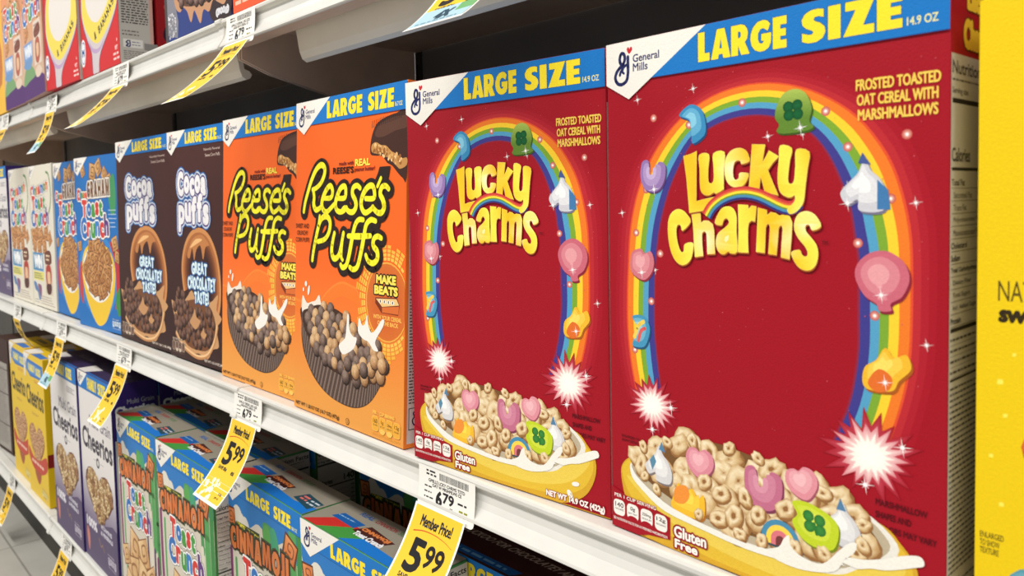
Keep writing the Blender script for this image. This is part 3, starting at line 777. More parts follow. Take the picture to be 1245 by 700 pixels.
    a.rect(.4, .4, W - .4, 1.0, (196, 150, 40))
    # milk edge
    a.shape([(16, 44), (18, 36), (28, 29), (42, 22.5), (69, 19.5), (96, 17.5), (118, 18), (136, 18.5), (150, 22), (160, 29), (170, 33), (176, 46), (150, 60), (90, 64), (30, 54)], (236, 232, 222))
    a.shape([(17, 43), (20, 37), (30, 30.5), (44, 25), (69, 22), (96, 20.5), (118, 21.5), (136, 22), (150, 25), (160, 32), (168, 36), (172, 46), (150, 58), (90, 62), (30, 52)], (190, 176, 150))
    heap = [(19, 44), (22, 52), (32, 60), (42, 63), (54, 68), (66, 70), (83, 71), (102, 69), (118, 68), (132, 64), (145, 62), (158, 53), (167, 45), (168, 38), (157, 32), (145, 29), (117, 26), (96, 25), (69, 26), (47, 30), (26, 38)]
    a.shape(heap, (120, 84, 48), 3)
    pile(a, heap, 12.4, lambda x, y: piece_o(a, x, y, a.rng.uniform(7.4, 9.4), a.rng.uniform(0, PI), sq=a.rng.uniform(.6, .9), hr=a.rng.choice((.26, .2, .04, .05, .1))), .3)
    for x, y, r in ((26, 57, 4), (44, 64, 4), (62, 69, 4.5), (86, 70, 4.5), (104, 69, 4), (140, 60, 5), (160, 50, 4.5)): piece_o(a, x, y, r, a.rng.uniform(0, PI), hr=.2)
    marsh_blob(a, UNI, 38, 49, .95, (216, 214, 216), (252, 252, 250), (130, 120, 120)); a.poly([(33, 44), (31, 50), (34, 54), (36, 50)], (92, 140, 168)); a.poly([(38, 58), (40, 63), (43, 57)], (88, 134, 170))
    marsh_blob(a, HEART, 67, 57, .9, (222, 140, 156), (246, 190, 196), (150, 76, 96))
    marsh_blob(a, HEART, 129, 62, .85, (226, 146, 158), (246, 196, 200), (160, 84, 100), .3)
    marsh_blob(a, [(-12, -8), (8, -10), (12, -3), (11, 6), (7, 3), (3, 8), (-3, 4), (-7, 9), (-10, 2)], 59, 33, .95, (244, 190, 50), (252, 226, 90), (180, 110, 40)); a.shape([(49, 30), (50, 38), (57, 41), (60, 36), (56, 30)], (240, 148, 60))
    marsh_blob(a, UU, 107, 53, 1.15, (196, 112, 140), (224, 156, 176), (128, 60, 84))
    marsh_blob(a, UNI, 150, 47, .95, (214, 212, 214), (250, 250, 248), (130, 124, 124)); a.poly([(158, 38), (163, 42), (163, 36)], (86, 110, 150)); a.poly([(147, 54), (149, 60), (152, 54)], (86, 130, 168))
    for x, y, r, q in ((79, 28.5, 6.4, .2), (89, 33, 7.4, 1.2), (81, 43, 6.4, .5), (120, 46, 6.6, .7), (96, 45, 5.6, 2.0), (104, 38, 5.6, 1.0), (70, 47, 5.4, .9), (143, 35, 4.6, .5), (157, 35, 5, .2)): piece_o(a, x, y, r, q, hr=.26)
    R_ = [(117 + 11.5 * math.cos(t * PI / 12), 27 + 11 * math.sin(t * PI / 12)) for t in range(13)]
    a.shape(R_ + [(105, 24), (129, 24)], (60, 80, 90), 2)
    for r, c in ((11, (74, 142, 178)), (8.2, (246, 214, 80)), (5.4, (222, 120, 130)), (2.6, (120, 60, 60))):
        a.poly([(117 + r * math.cos(t * PI / 12), 28 + r * math.sin(t * PI / 12)) for t in range(13)] + [(117 - r, 25), (117 + r, 25)], c)
    marsh_blob(a, [(-13, 9), (-4, 11), (9, 7), (13, 1), (10, -10), (0, -12), (-8, -9), (-13, -2), (-10, 3)], 136, 42.5, .95, (196, 214, 44), (224, 236, 96), (120, 136, 30))
    for dx, dy in ((-3, 3.2), (3, 2.4), (-2.4, -2), (3.4, -2.6)): a.disc(135.5 + dx, 43 + dy, 3.0, None, (62, 138, 60), n=12, edge=(40, 110, 52))
    a.stroke([(135.5, 43), (137, 38)], 1.6, (46, 120, 52))
    for x, y, r in ((125, 27, 5), (141, 29, 4.6), (106, 24.5, 4.4), (93, 24, 4.4), (66, 27, 3.8), (36, 33, 3.8), (27, 39, 3.6), (160, 40, 4.6)): piece_o(a, x, y, r, a.rng.uniform(0, 3), hr=.15)
    # milk splashes
    MK = (244, 241, 232)
    a.shape([(108, 20), (116, 24.5), (119, 30), (122, 32.5), (123, 27), (130, 23.5), (140, 24), (148, 33), (153, 38.5), (157, 40), (156, 35), (150, 28), (156, 27), (164, 30), (172, 32), (184, 37.5), (188, 40), (186, 43.5), (178, 41), (168, 36), (160, 33), (152, 31), (146, 22), (130, 17), (116, 17)], MK, 4)
    a.shape([(16, 44), (17, 36), (27, 28.5), (42, 21.5), (69, 18.5), (96, 16.8), (116, 18), (110, 21), (96, 20), (70, 22), (46, 25.5), (30, 32), (20, 38)], MK, 4)
    a.disc(168, 17, 3.4, 1.6, MK, .2); a.disc(163, 9, 3.2, 2.0, MK, -.9); a.disc(164, 9, 1.2, .8, (214, 206, 190), -.9)
    # nutrition badges on their red corner
    a.poly([(.4, .4), (22, .4), (30, 3), (46, 5), (46, 18.5), (32, 21), (12, 22.5), (.4, 26)], RED)
    facts(a, 1.8, 8.2, 42, 10, RED, (44, 30, 34), (244, 240, 232))
    a.part('small_print')
    MAR = (150, 18, 34)
    a.text('Gluten', 49, 8.6, 71, 15, (250, 246, 238), bold=.45, outline=[(1.0, MAR)]); a.text('Free', 49.5, 2.2, 65, 7, (250, 246, 238), bold=.45, outline=[(1.0, MAR)])
    a.text('NET WT 14.9 OZ (422g)', 142, 2.2, 192, 7.2, (248, 242, 236), bold=.38, outline=[(.35, MAR)])
    # title
    a.part('title_lettering')
    def col(x, y):
        w = .5 + .5 * math.sin(x * .16 + y * .06)
        c = mixc((244, 194, 34), (250, 236, 84), w)
        d = min(abs(x - 73) / 16 + abs(y - 186) / 24, abs(x - 90) / 13 + abs(y - 224) / 18, abs(x - 132) / 12 + abs(y - 196) / 14, abs(x - 121) / 10 + abs(y - 186) / 16)
        return mixc((255, 250, 214), c, min(1, d)) if d < 1 else c
    order = ['L', 'u', 'c', 'k', 'y', 'C', 'h', 'a', 'r', 'm', 's']
    def letters(dx, dy, grow, c):
        for n_ in order[:]:
            P = smooth_path(LCL[n_], 3, True) if n_ in 'ucyCas' else LCL[n_]
            hole = LCL['a_hole'] if n_ == 'a' else None
            P2 = [(x + dx, y + dy) for x, y in P]
            if grow:
                a.stroke(P2 + [P2[0]], grow * 2, c, smooth=False, cap_n=8)
            a.poly(P2, c, [[(x + dx, y + dy) for x, y in hole]] if hole and not grow else ())
    letters(.5, -.9, .2, (96, 14, 24))
    letters(.25, -.7, .08, (176, 96, 24))
    letters(0, 0, .08, (252, 240, 170))
    letters(0, 0, 0, col)
    path = smooth_path([(73.5, 198), (77, 203), (83, 207.2), (90, 209.6), (97, 210.2), (104, 209), (110, 206.6), (116, 203.8), (121, 202.2), (125.5, 202.8), (128, 205)], 6)
    a.ribbon(path, [4.2, 2.9, 1.9, .6, -.3, -1.6, -2.7, -3.1], [(208, 62, 62), (226, 110, 60), (250, 224, 60), (104, 150, 56), (76, 140, 184), (44, 50, 120), (110, 20, 50)])
    order = ['y']; letters(0, 0, .08, (252, 240, 170)); letters(0, 0, 0, col)
    a.text('TM', 139.5, 185, 142.5, 186.6, (90, 14, 24), bold=.08)

def build_lucky(label, loc, rot, group):
    W, H, D = 197, 304, 60
    t = carton('cereal_box', label, W, H, D, (178, 26, 40), loc, rot, group)
    a = Art(11); lucky_front(a, W, H)
    a.part('size_banner'); banner(a, W, H, 280)
    maker_logo(a, H)
    a.build(t, front_fn(W))
    s = Art(12)
    s.part('side_panel'); s.rect(.5, .5, D - .5, H - .5, (172, 26, 38))
    side_panel(s, D, H, title=True, top=True)
    s.part('side_lettering', None, None)
    s.text('Lucky', 18, H - 16, 46, H - 3, (246, 206, 60), bold=1.2, outline=[(.8, (110, 50, 20))]); s.text('Charms', 14, H - 31, 52, H - 17, (246, 206, 60), bold=1.2, outline=[(.8, (110, 50, 20))])
    s.build(t, right_fn(W))
    top = Art(13); top_panel(top, W, D, (24, 118, 196), (28, 124, 202)); top.build(t, top_fn(W, H))
    return t
# ------------------------------------------------------------------ orange peanut butter puffs
def reese_front(a, W, H):
    a.rect(.4, .4, W - .4, H - .4, lambda x, y: mixc((232, 158, 72), (242, 104, 32), (y - 20) / 130), 1, 12)
    hill = smooth_path([(.4, 112), (15, 110), (30, 106), (42, 108), (54, 115), (66, 124), (77, 130), (88, 134), (98, 135), (110, 133), (120, 130), (128, 118), (136, 100), (150, 84)], 4)
    top = [(x, y) for x, y in hill]; bot = [(x, y - 14) for x, y in hill]
    a.between(top, bot, [0, .15, 1], [(244, 134, 52), (238, 122, 42)])
    # peanut butter cup with a bite, top right
    a.part('bitten_cup_picture')
    a.shape([(W - .4, 284), (182, 285), (166, 283), (152, 279), (145, 272), (141, 262), (141, 252), (150, 250), (160, 249), (168, 243), (176, 240), (184, 234), (192, 229), (W - .4, 229)], (66, 38, 30), 3)
    a.shape([(W - .4, 281), (180, 282), (165, 280), (153, 276), (148, 268), (160, 266), (180, 270), (W - .4, 272)], (92, 58, 46), 3)
    for q in range(16): a.stroke([(143 + q * 3.0, 272 + q * .35 + 3), (144 + q * 3.0, 281 + min(q, 6) * .4)], .8, (40, 22, 18), smooth=False, cap_n=5)
    a.shape([(143, 260), (150, 262), (158, 259), (166, 258), (174, 253), (182, 250), (190, 246), (W - .4, 246), (W - .4, 240), (188, 237), (182, 240), (174, 245), (168, 248), (160, 252), (150, 252), (143, 254)], (196, 142, 80), 3)
    for _ in range(60):
        x = a.rng.uniform(146, 190); y = 258 - (x - 146) * .33 + a.rng.uniform(-4.5, 4); a.disc(x, y, a.rng.uniform(.7, 2), None, a.rng.choice([(226, 178, 112), (150, 94, 44), (240, 200, 140), (176, 118, 60)]), n=6)
    # equaliser badge
    a.part('music_badge')
    cx, cy = 170, 122
    for ring in range(5):
        r0 = 35 + ring * 3.4
        for q in range(40):
            an = 2 * PI * q / 40 + .03; hgt = (3, 4, 5, 3, 2, 4, 5, 4)[q % 8]
            if ring >= hgt: continue
            P = [(cx + r * math.cos(b), cy + r * 1.04 * math.sin(b)) for r, b in ((r0, an), (r0 + 2.7, an), (r0 + 2.7, an + .125), (r0, an + .125))]
            if max(p[0] for p in P) > W - .8: continue
            a.poly(P, (246, 196 - ring * 6, 84 - ring * 6))
    a.clip = (0, 0, W - .6, H)
    a.disc(cx, cy, 33.5, 35, (240, 170, 70), n=32); a.disc(cx, cy, 32, 33.5, (206, 96, 40), n=32, edge=(214, 112, 46)); a.clip = None
    a.text('MAKE', 153, 137.5, 184, 145.5, (250, 226, 90), bold=.8, outline=[(1.3, (36, 20, 14))]); a.text('BEATS', 150, 128, 187, 136, (250, 226, 90), bold=.8, outline=[(1.3, (36, 20, 14))])
    a.poly([(152, 125), (186, 127), (190, 121), (188, 112), (162, 112), (152, 120)], (120, 50, 24)); a.poly([(153, 124), (185, 126), (189, 121), (163, 117.5)], (236, 196, 130)); a.poly([(163, 117), (189, 120), (188, 113), (163, 112.6)], (216, 110, 50))
    for q in range(4): a.disc(160 + q * 6.4, 122.2, 2.4, 1.8, (250, 246, 236), n=10); a.disc(160 + q * 6.4, 122.2, .9, 1.5, (40, 26, 20), n=8)
    a.text('WITH YOUR CEREAL', 149, 106.5, 193, 110, (248, 190, 90), bold=.25); a.text('ON THE BACK', 156, 101.5, 188, 105, (248, 190, 90), bold=.25)
    # cup full of puffs
    a.part('bowl_picture')
    cup = [(15, 104), (15, 88), (15, 76), (19, 62), (27, 50), (40, 38), (56, 29), (74, 23), (96, 20), (116, 20), (133, 24), (146, 31), (157, 42), (166, 54), (172, 64), (173, 70), (150, 84), (110, 92), (60, 100)]
    a.shape(cup, (70, 48, 42), 4)
    lowp = smooth_path([(15, 78), (21, 62), (30, 48), (44, 37), (60, 28), (80, 22), (100, 20.5), (118, 21), (134, 25), (148, 33), (158, 44), (166, 55), (172, 66)], 3)
    upp = smooth_path([(16, 98), (24, 86), (38, 74), (54, 66), (72, 60), (92, 55), (110, 53), (126, 52), (140, 53), (150, 56), (158, 60), (166, 65), (172, 70)], 3)
    n = len(lowp)
    for q in range(0, n - 1):
        for s_, c in ((0, (128, 108, 98)), (.5, (84, 66, 58))):
            A = [lowp[q][j] + (lowp[q + 1][j] - lowp[q][j]) * s_ for j in (0, 1)]; B = [lowp[q][j] + (lowp[q + 1][j] - lowp[q][j]) * (s_ + .42) for j in (0, 1)]
            Cc = [upp[q][j] + (upp[q + 1][j] - upp[q][j]) * (s_ + .42) for j in (0, 1)]; Dd = [upp[q][j] + (upp[q + 1][j] - upp[q][j]) * s_ for j in (0, 1)]
            a.poly([A, B, Cc, Dd], c)
    heap = [(17, 92), (18, 100), (30, 104), (48, 109), (66, 109), (83, 108), (99, 104), (121, 96), (141, 91), (161, 80), (170, 70), (170, 62), (162, 51), (132, 45), (101, 46), (68, 51), (40, 67), (22, 82)]
    a.shape([(17, 98), (17, 116), (26, 109), (36, 111), (44, 113), (51, 119), (55, 111), (60, 105), (40, 90)], (236, 226, 212), 3)
    a.shape(heap, (66, 42, 30), 3)
    tones = (((190, 146, 102), (236, 204, 164), (122, 84, 54)), ((116, 94, 84), (170, 150, 138), (60, 44, 38)), ((200, 158, 112), (240, 210, 170), (130, 90, 58)))
    k = [0]
    def pf(x, y): k[0] += 1; piece_puff(a, x, y, a.rng.uniform(6.0, 7.4), tones[a.rng.choice((0, 1, 1, 2))])
    pile(a, heap, 11.2, pf, .22)
    MK = (240, 236, 228)
    a.shape([(90, 74), (98, 80), (102, 84), (104, 95), (105, 105), (108, 104), (109, 92), (115, 86), (122, 85), (118, 76), (108, 70), (97, 67)], MK, 4)
    a.shape([(124, 92), (126, 104), (131, 98), (136, 100), (139, 108), (142, 98), (147, 93), (154, 97), (163, 106), (167, 106), (165, 100), (156, 90), (153, 84), (158, 78), (150, 78), (142, 84), (132, 86)], MK, 4)
    for x, y in ((146, 60), (134, 58), (120, 54), (152, 68), (106, 60), (164, 66)): piece_puff(a, x, y, 7, tones[k[0] % 3]); k[0] += 1
    a.disc(24, 128, 2.4, 2.8, MK); a.disc(19, 122, 1.4, 2, MK); a.disc(30, 122, 2, 5, MK, -.2)
    a.part('small_print')
    K = (44, 22, 14)
    a.text('made with', 87, 244.2, 113, 247.6, (120, 24, 20), bold=.25); a.text('REAL', 116, 242.6, 141, 248.4, (250, 226, 90), bold=.55)
    a.text("REESE'S", 76, 236.6, 113, 242.4, K, bold=.5); a.text('peanut butter!', 115, 236.6, 149, 241.2, (120, 24, 20), bold=.25)
    a.text('SWEET AND', 1.5, 184, 29, 188.5, K, bold=.12); a.text('CRUNCHY', 4, 177, 27, 181.5, K, bold=.12); a.text('CORN PUFFS', 1.5, 170, 30, 174.5, K, bold=.12)
    a.text('NET WT 1 LB 0.7 OZ (16.7 OZ) (473g)', 5, 3, 92, 7.4, K, bold=.2); a.disc(107, 5.5, 3, None, K); a.disc(107, 5.5, 2.5, None, (228, 156, 72)); a.text('U', 105.9, 4, 108.1, 7, K, bold=.1)
    facts(a, 150, 7.5, 43, 12.5, (250, 196, 96), (44, 26, 12), (236, 170, 60), ('160', '1g', '220mg', '12g'))
    # title
    a.part('title_lettering')
    seq = ['R1', 'R2', 'e1', 'e2', 's1', 'e3', 'apos', 's2', 'P0', 'P1', 'u', 'u2', 'f1', 'f2', 'bar', 's3']
    for grow, c, dx, dy in ((15, (38, 24, 20), .8, -1.0), (13.6, (42, 28, 24), 0, 0)):
        for q in seq: a.stroke([(x + dx, y + dy) for x, y in RP[q]], grow, c, n=5, cap_n=12)
    a.poly([(150, 226), (157, 240), (174, 240), (170, 226)], (42, 28, 24))
    for grow, c in ((5.6, (206, 196, 30)), (5.0, (250, 240, 46))):
        for q in seq:
            wd = grow * (.8 if q in ('apos', 'u2', 'P0') else 1.0)
            a.stroke([(x, y) for x, y in RP[q]], (lambda t, g=wd: g * (1.12 - .25 * abs(2 * t - 1))), c, n=5, cap_n=12)

def build_reese(label, loc, rot, group, kx=1.0):
    W, H, D = 198, 311, 58
    t = carton('cereal_box', label, W, H, D, (232, 122, 44), loc, rot, group); t.scale = (kx, 1, 1)
    a = Art(21); reese_front(a, W, H)
    banner(a, W, H, 287, words=(63, 127, 137, 178), ty=(290.5, 307), oz='16.7 OZ', ozx=(180, 191), first='LARGE', bold=1.6)
    maker_logo(a, H, .94)
    a.build(t, front_fn(W), rename={'bowl_picture': 'puff_cup_picture'})
    s = Art(22); side_panel(s, D, H, edge=(232, 128, 50)); s.build(t, right_fn(W))
    top = Art(23); top_panel(top, W, D, (30, 120, 196), (36, 124, 200)); top.build(t, top_fn(W, H))
    return t
# ------------------------------------------------------------------ brown chocolate puffs
COCOA = (64, 30, 28)
def bubble(a, word, x0, y0, x1, y1, fill, bold, outs, tilt=0.0, alt=0.0, each=None, hv=False):
    """letters set one by one, alternately raised, with nested outlines; the box is the outer size of the bold letters"""
    n = len(word); wid = [[(p[0] * (.01 if hv else 1), p[1] * (.01 if hv else 1)) for o, hs in (heavy(c) if hv else font_loops(c)) for p in o] for c in word]
    ws = [max(p[0] for p in g) - min(p[0] for p in g) + (0 if hv else .12) for g in wid]
    hs = [(min(p[1] for p in g), max(p[1] for p in g)) for g in wid]
    lo = min(h[0] for h in hs); hi = max(h[1] for h in hs); tot = sum(ws)
    g = 2.2 if hv else .35; sc = (x1 - x0 - g * (n - 1) - 2 * bold * n) / tot; sy = (y1 - y0 - 2 * bold) / (hi - lo)
    lay = []; x = x0
    for i, c in enumerate(word):
        d = alt * (1 if i % 2 else -1) + tilt * (x - x0)
        lay.append((c, x, y0 + (hs[i][0] - lo) * sy + d, x + ws[i] * sc + 2 * bold, y0 + (hs[i][1] - lo) * sy + d + 2 * bold)); x += ws[i] * sc + g + 2 * bold
    def put(q, w, col):
        c, a0, b0, a1, b1 = q
        if hv:
            h = a._up(); g = heavy(c); P = [p for o, hs in g for p in o]
            ax, bx, ay, by = min(p[0] for p in P), max(p[0] for p in P), min(p[1] for p in P), max(p[1] for p in P)
            tr = lambda L: [(a0 + (x - ax) / (bx - ax) * (a1 - a0), b0 + (y - ay) / (by - ay) * (b1 - b0)) for x, y in L]
            a._fill([(tr(o), [tr(q_) for q_ in hs]) for o, hs in g], w, col, h)
        else: a.text(c, a0 - w, b0 - w, a1 + w, b1 + w, col, bold=max(1.0, bold + w))
    for w, col in outs:
        for q in lay: put(q, w, col)
    for i, q in enumerate(lay):
        if each: put(q, each[0], each[1])
        put(q, 0, fill[i % len(fill)] if isinstance(fill, list) else fill)

def cocoa_front(a, W, H):
    a.rect(.4, .4, W - .4, H - .4, lambda x, y: mixc((50, 24, 22), (74, 36, 32), y / H), 1, 4)
    a.part('small_print')
    a.text('Naturally Flavored', 128, 277, 178, 281, (206, 184, 172), bold=.1); a.text('Sweet Corn Puffs', 132, 270, 178, 274, (206, 184, 172), bold=.1)
    a.part('bowl_picture')
    # chocolate swirl
    P = smooth_path([(64, 96), (58, 122), (66, 146), (86, 162), (112, 166), (136, 158), (154, 138), (162, 112), (160, 84), (146, 60)], 5)
    a.ribbon(P, [13, 7, 1, -4, -9, -14], [(206, 140, 82), (172, 104, 56), (134, 76, 40), (104, 56, 32), (84, 42, 26)])
    a.shape([(66, 144), (86, 164), (116, 170), (140, 158), (128, 154), (120, 138), (112, 156), (98, 150), (90, 136), (84, 152), (74, 138)], (190, 124, 70), 4)
    a.shape([(76, 152), (96, 164), (118, 164), (100, 158)], (236, 184, 124), 4)
    # splash and puffs
    a.shape([(14, 60), (6, 78), (20, 76), (26, 92), (36, 78), (60, 84), (80, 96), (96, 82), (120, 90), (132, 104), (140, 84), (166, 96), (160, 76), (176, 66), (160, 52), (166, 30), (146, 24), (130, 10), (100, 14), (70, 10), (50, 22), (34, 16), (28, 40)], (202, 152, 104), 3)
    a.shape([(26, 60), (34, 76), (60, 80), (84, 84), (110, 84), (140, 78), (156, 60), (152, 40), (132, 22), (100, 18), (66, 20), (44, 32)], (118, 72, 42), 3)
    tone = (((92, 62, 52), (158, 124, 106), (44, 24, 20)), ((104, 70, 56), (170, 134, 112), (50, 28, 22)))
    heap = [(12, 60), (20, 88), (40, 96), (60, 84), (70, 70), (110, 72), (146, 74), (152, 52), (140, 30), (110, 22), (70, 24), (40, 30), (20, 34)]
    pile(a, heap, 12.5, lambda x, y: piece_puff(a, x, y, a.rng.uniform(5.4, 7.4), a.rng.choice(tone)), .35)
    for x, y, r in ((90, 54, 18), (118, 40, 10)): a.shape([(x - r, y), (x - r * .4, y + r * .5), (x, y + r), (x + r * .3, y + r * .4), (x + r, y + r * .2), (x + r * .5, y - r * .3), (x, y - r * .5), (x - r * .6, y - r * .3)], (196, 146, 100), 4)
    S = smooth_path([(20, 34), (40, 20), (66, 12), (98, 8), (130, 14), (152, 32), (164, 56)], 5)
    a.ribbon(S, [4, 1, -2], [(232, 190, 140), (190, 134, 84)])
    a.part('small_print')
    BL = (40, 92, 150)
    for t, x0, y0, x1, y1 in (('GREAT', 80, 118, 134, 134), ('CHOCOLATEY', 66, 98, 160, 115), ('TASTE!', 88, 80, 138, 96)): bubble(a, t, x0 + 1, y0, x1 - 1, y1, (220, 240, 246), 1.0, [(1.7, BL)], alt=.8)
    facts(a, 8, 10, 44, 12, (210, 190, 170), (40, 20, 16), (120, 92, 80), ('150', '0g', '180mg', '12g'))
    a.text('NET WT 1 LB 1.5 OZ (498g)', 120, 5, 182, 9, (230, 214, 200), bold=.2)
    a.part('title_lettering')
    W1 = (240, 238, 240)
    L1 = ('Cocoa', 36, 222, 134, 256); L2 = ('puffs', 38, 174, 142, 222)
    for w, c in ((6.4, (50, 104, 172)), (4.6, (206, 216, 230)), (2.4, (84, 70, 124))):
        for t, *b in (L1, L2): bubble(a, t, b[0], b[1], b[2], b[3], c, 2.6, [(w, c)], alt=1.6)
    for t, *b in (L1, L2): bubble(a, t, b[0], b[1], b[2], b[3], W1, 2.6, [], alt=1.6, each=(1.0, (96, 80, 136)))

def build_cocoa(label, loc, rot, group, kx=1.0):
    W, H, D = 190, 309, 58
    t = carton('cereal_box', label, W, H, D, (52, 25, 24), loc, rot, group); t.scale = (kx, 1, 1)
    a = Art(31); cocoa_front(a, W, H)
    banner(a, W, H, 287, words=(66, 122, 130, 170), ty=(290, 305), oz='17.6 OZ', ozx=(172, 184), bold=1.5)
    maker_logo(a, H, .92)
    a.build(t, front_fn(W), rename={'bowl_picture': 'puff_picture', 'small_print': 'slogan_print'})
    s = Art(32); side_panel(s, D, H, edge=COCOA); s.build(t, right_fn(W))
    top = Art(33); top_panel(top, W, D, COCOA)
    top.poly([(20, 2), (140, 2), (146, 12), (24, 12)], (20, 92, 170)); top.lines(34, 4.5, 132, 9.5, 1, (110, 170, 220), 1.6, .02)
    top.text('CUCKOO FOR CHOCOLATEY AND', 40, 33, W - 4, 41, (196, 176, 164), bold=.4, shear=.5); top.rect(2, 48, W - 2, D - 1, (24, 84, 150))
    top.build(t, top_fn(W, H))
    return t
# ------------------------------------------------------------------ cinnamon squares, blue box, white box and the green and blue one
def drop_letters(a, word, x0, y0, x1, y1, cols, bold, outs, alt=1.5, tilt=0.0):
    bubble(a, word, x0, y0, x1, y1, cols, bold, outs, tilt=tilt, alt=alt)

TC = [(214, 60, 52), (52, 116, 190), (76, 156, 70), (240, 190, 60), (120, 70, 150), (222, 110, 50)]
CR = [(52, 116, 190), (214, 60, 52), (76, 156, 70), (60, 130, 200), (214, 60, 52), (100, 60, 130)]

def toast_title(a, y0, k=1.0, x0=26, x1=150, crunch=None):
    a.part('title_lettering')
    WH = (246, 244, 240); DK = (60, 36, 40)
    rows = (('Toast', x0 + 8, y0 + 36 * k, x1 - 24, y0 + 68 * k, [TC[0], TC[1], TC[2], TC[0], TC[2]]), ('Crunch', x0, y0, x1, y0 + 38 * k, CR))
    for w, c in ((3.6 * k, DK), (2.8 * k, WH)):
        for t, a0, b0, a1, b1, cc in rows: bubble(a, t, a0, b0, a1, b1, c, 2.4 * k, [(w, c)], alt=1.2, tilt=.04)
    for t, a0, b0, a1, b1, cc in rows: bubble(a, t, a0, b0, a1, b1, cc, 2.4 * k, [], alt=1.2, tilt=.04)

def graham_front(a, W, H):
    a.rect(.4, .4, W - .4, H - .4, (34, 112, 186))
    for r, c in ((86, (52, 134, 204)), (74, (34, 112, 186)), (66, (62, 144, 212)), (52, (38, 116, 190))):
        a.clip = (.5, .5, W - .5, H - .5); a.disc(92, 92, r, r * .86, c, n=40); a.clip = None
    a.clip = (.5, .5, W - .5, H - .5)
    a.shape([(150, 150), (186, 140), (190, 100), (184, 60), (166, 40), (172, 80), (168, 120)], (190, 52, 60)); a.shape([(168, 60), (188, 76), (190, 40), (176, 30)], (64, 140, 70)); a.shape([(20, 110), (8, 100), (6, 60), (22, 40)], (196, 70, 70)); a.clip = None
    a.part('bowl_picture')
    a.shape([(20, 100), (34, 132), (70, 146), (120, 146), (156, 130), (170, 100), (160, 62), (140, 34), (120, 14), (96, 6), (78, 10), (54, 30), (30, 62)], (238, 196, 56), 5)
    a.shape([(24, 100), (40, 128), (74, 140), (120, 140), (150, 124), (160, 100), (150, 72), (124, 52), (90, 46), (56, 56), (34, 76)], (240, 236, 226), 5)
    heap = [(30, 96), (42, 122), (60, 138), (76, 148), (112, 150), (138, 134), (152, 112), (148, 86), (126, 66), (96, 56), (62, 64), (40, 78)]
    a.shape(heap, (92, 54, 28), 3)
    pile(a, heap, 21, lambda x, y: piece_square(a, x, y, a.rng.uniform(11, 14), a.rng.uniform(-.8, .8)), .28)
    a.part('artwork')
    for x, y, r, q in ((40, 270, 9, .4), (86, 268, 13, -.2), (112, 274, 12, .5), (138, 262, 10, .9), (156, 252, 9, .3), (172, 148, 11, .3), (180, 126, 9, -.3), (14, 140, 8, .2)): piece_square(a, x, y, r, q, (190, 140, 84), (228, 184, 128))
    a.part('small_print')
    a.shape([(152, 240), (176, 262), (184, 230), (178, 200), (160, 198)], (70, 150, 96)); a.lines(150, 172, 184, 206, 5, (200, 220, 240), .7)
    facts(a, 150, 10, 34, 10, (40, 90, 150), (30, 40, 60), (206, 220, 236))
    a.part('title_lettering')
    outs = [(3, (76, 46, 30)), (2.2, (246, 242, 232))]
    bubble(a, 'Cinna', 10, 219, 58, 240, [TC[0], TC[1], TC[2], TC[5], TC[0]], 1.6, outs); bubble(a, 'GRAHAM', 58, 224, 158, 252, (116, 72, 36), .6, outs, tilt=.03, hv=True)
    toast_title(a, 154, x0=24, x1=150)

def cinnamon_front(a, W, H):
    a.rect(.4, .4, W - .4, H - .4, (226, 220, 204))
    a.part('bowl_picture')
    for x, y, r, q in ((20, 150, 15, .3), (48, 156, 16, -.3), (84, 150, 17, .4), (124, 158, 15, -.1), (152, 146, 12, .5), (30, 128, 13, -.4), (66, 128, 15, .2), (108, 130, 14, .1)): piece_square(a, x, y, r, q, (196, 132, 78), (232, 184, 130))
    a.part('artwork')
    P = smooth_path([(140, 280), (162, 272), (172, 240), (166, 214), (150, 196)], 5); a.ribbon(P, [3, 1, -2], [(60, 110, 60), (90, 140, 70)])
    a.part('win_panel')
    a.rect(8, 76, 92, 114, (84, 150, 196)); a.text('WIN', 16, 80, 84, 110, (240, 244, 246), bold=3, outline=[(1.4, (40, 90, 140))])
    a.rect(8, 56, 92, 74, (226, 216, 110)); a.lines(12, 58, 88, 72, 3, (60, 90, 120), 1)
    a.shape([(6, 50), (30, 48), (60, 20), (48, 14), (36, 30), (18, 34)], (96, 128, 176)); a.shape([(40, 46), (70, 44), (64, 20)], (140, 90, 120))
    a.part('bowl_picture')
    a.shape([(108, 116), (150, 120), (156, 96), (110, 92)], (110, 60, 44), 4); a.lines(116, 98, 146, 114, 2, (236, 214, 180), 2)
    a.rect(104, 30, 160, 92, (214, 200, 184)); a.shape([(116, 88), (146, 90), (154, 66), (138, 40), (118, 44), (110, 66)], (176, 60, 46), 4); a.shape([(122, 76), (142, 76), (144, 56), (132, 48), (120, 58)], (226, 190, 150), 4); a.shape([(112, 50), (150, 52), (146, 34), (118, 32)], (84, 46, 40), 4)
    a.lines(60, 6, 170, 26, 4, (150, 130, 120), .8)
    a.part('small_print'); a.lines(12, 6, 50, 16, 2, (110, 110, 110), .7)
    a.part('title_lettering')
    bubble(a, 'Cinnamon', 10, 228, 150, 254, [TC[0], TC[1], (90, 140, 80), TC[5]] * 2, 1.8, [(2.8, (60, 40, 36)), (2.1, (246, 240, 230))], tilt=.12)
    toast_title(a, 168, x0=10, x1=150, k=.98)

def emoji_tile(a, x, y, r, q):
    """plain cinnamon square, no face"""
    piece_square(a, x, y, r * 1.12, q, (60, 34, 26), (90, 50, 36)); piece_square(a, x, y, r, q, (208, 116, 64), (236, 160, 100), (110, 60, 36))

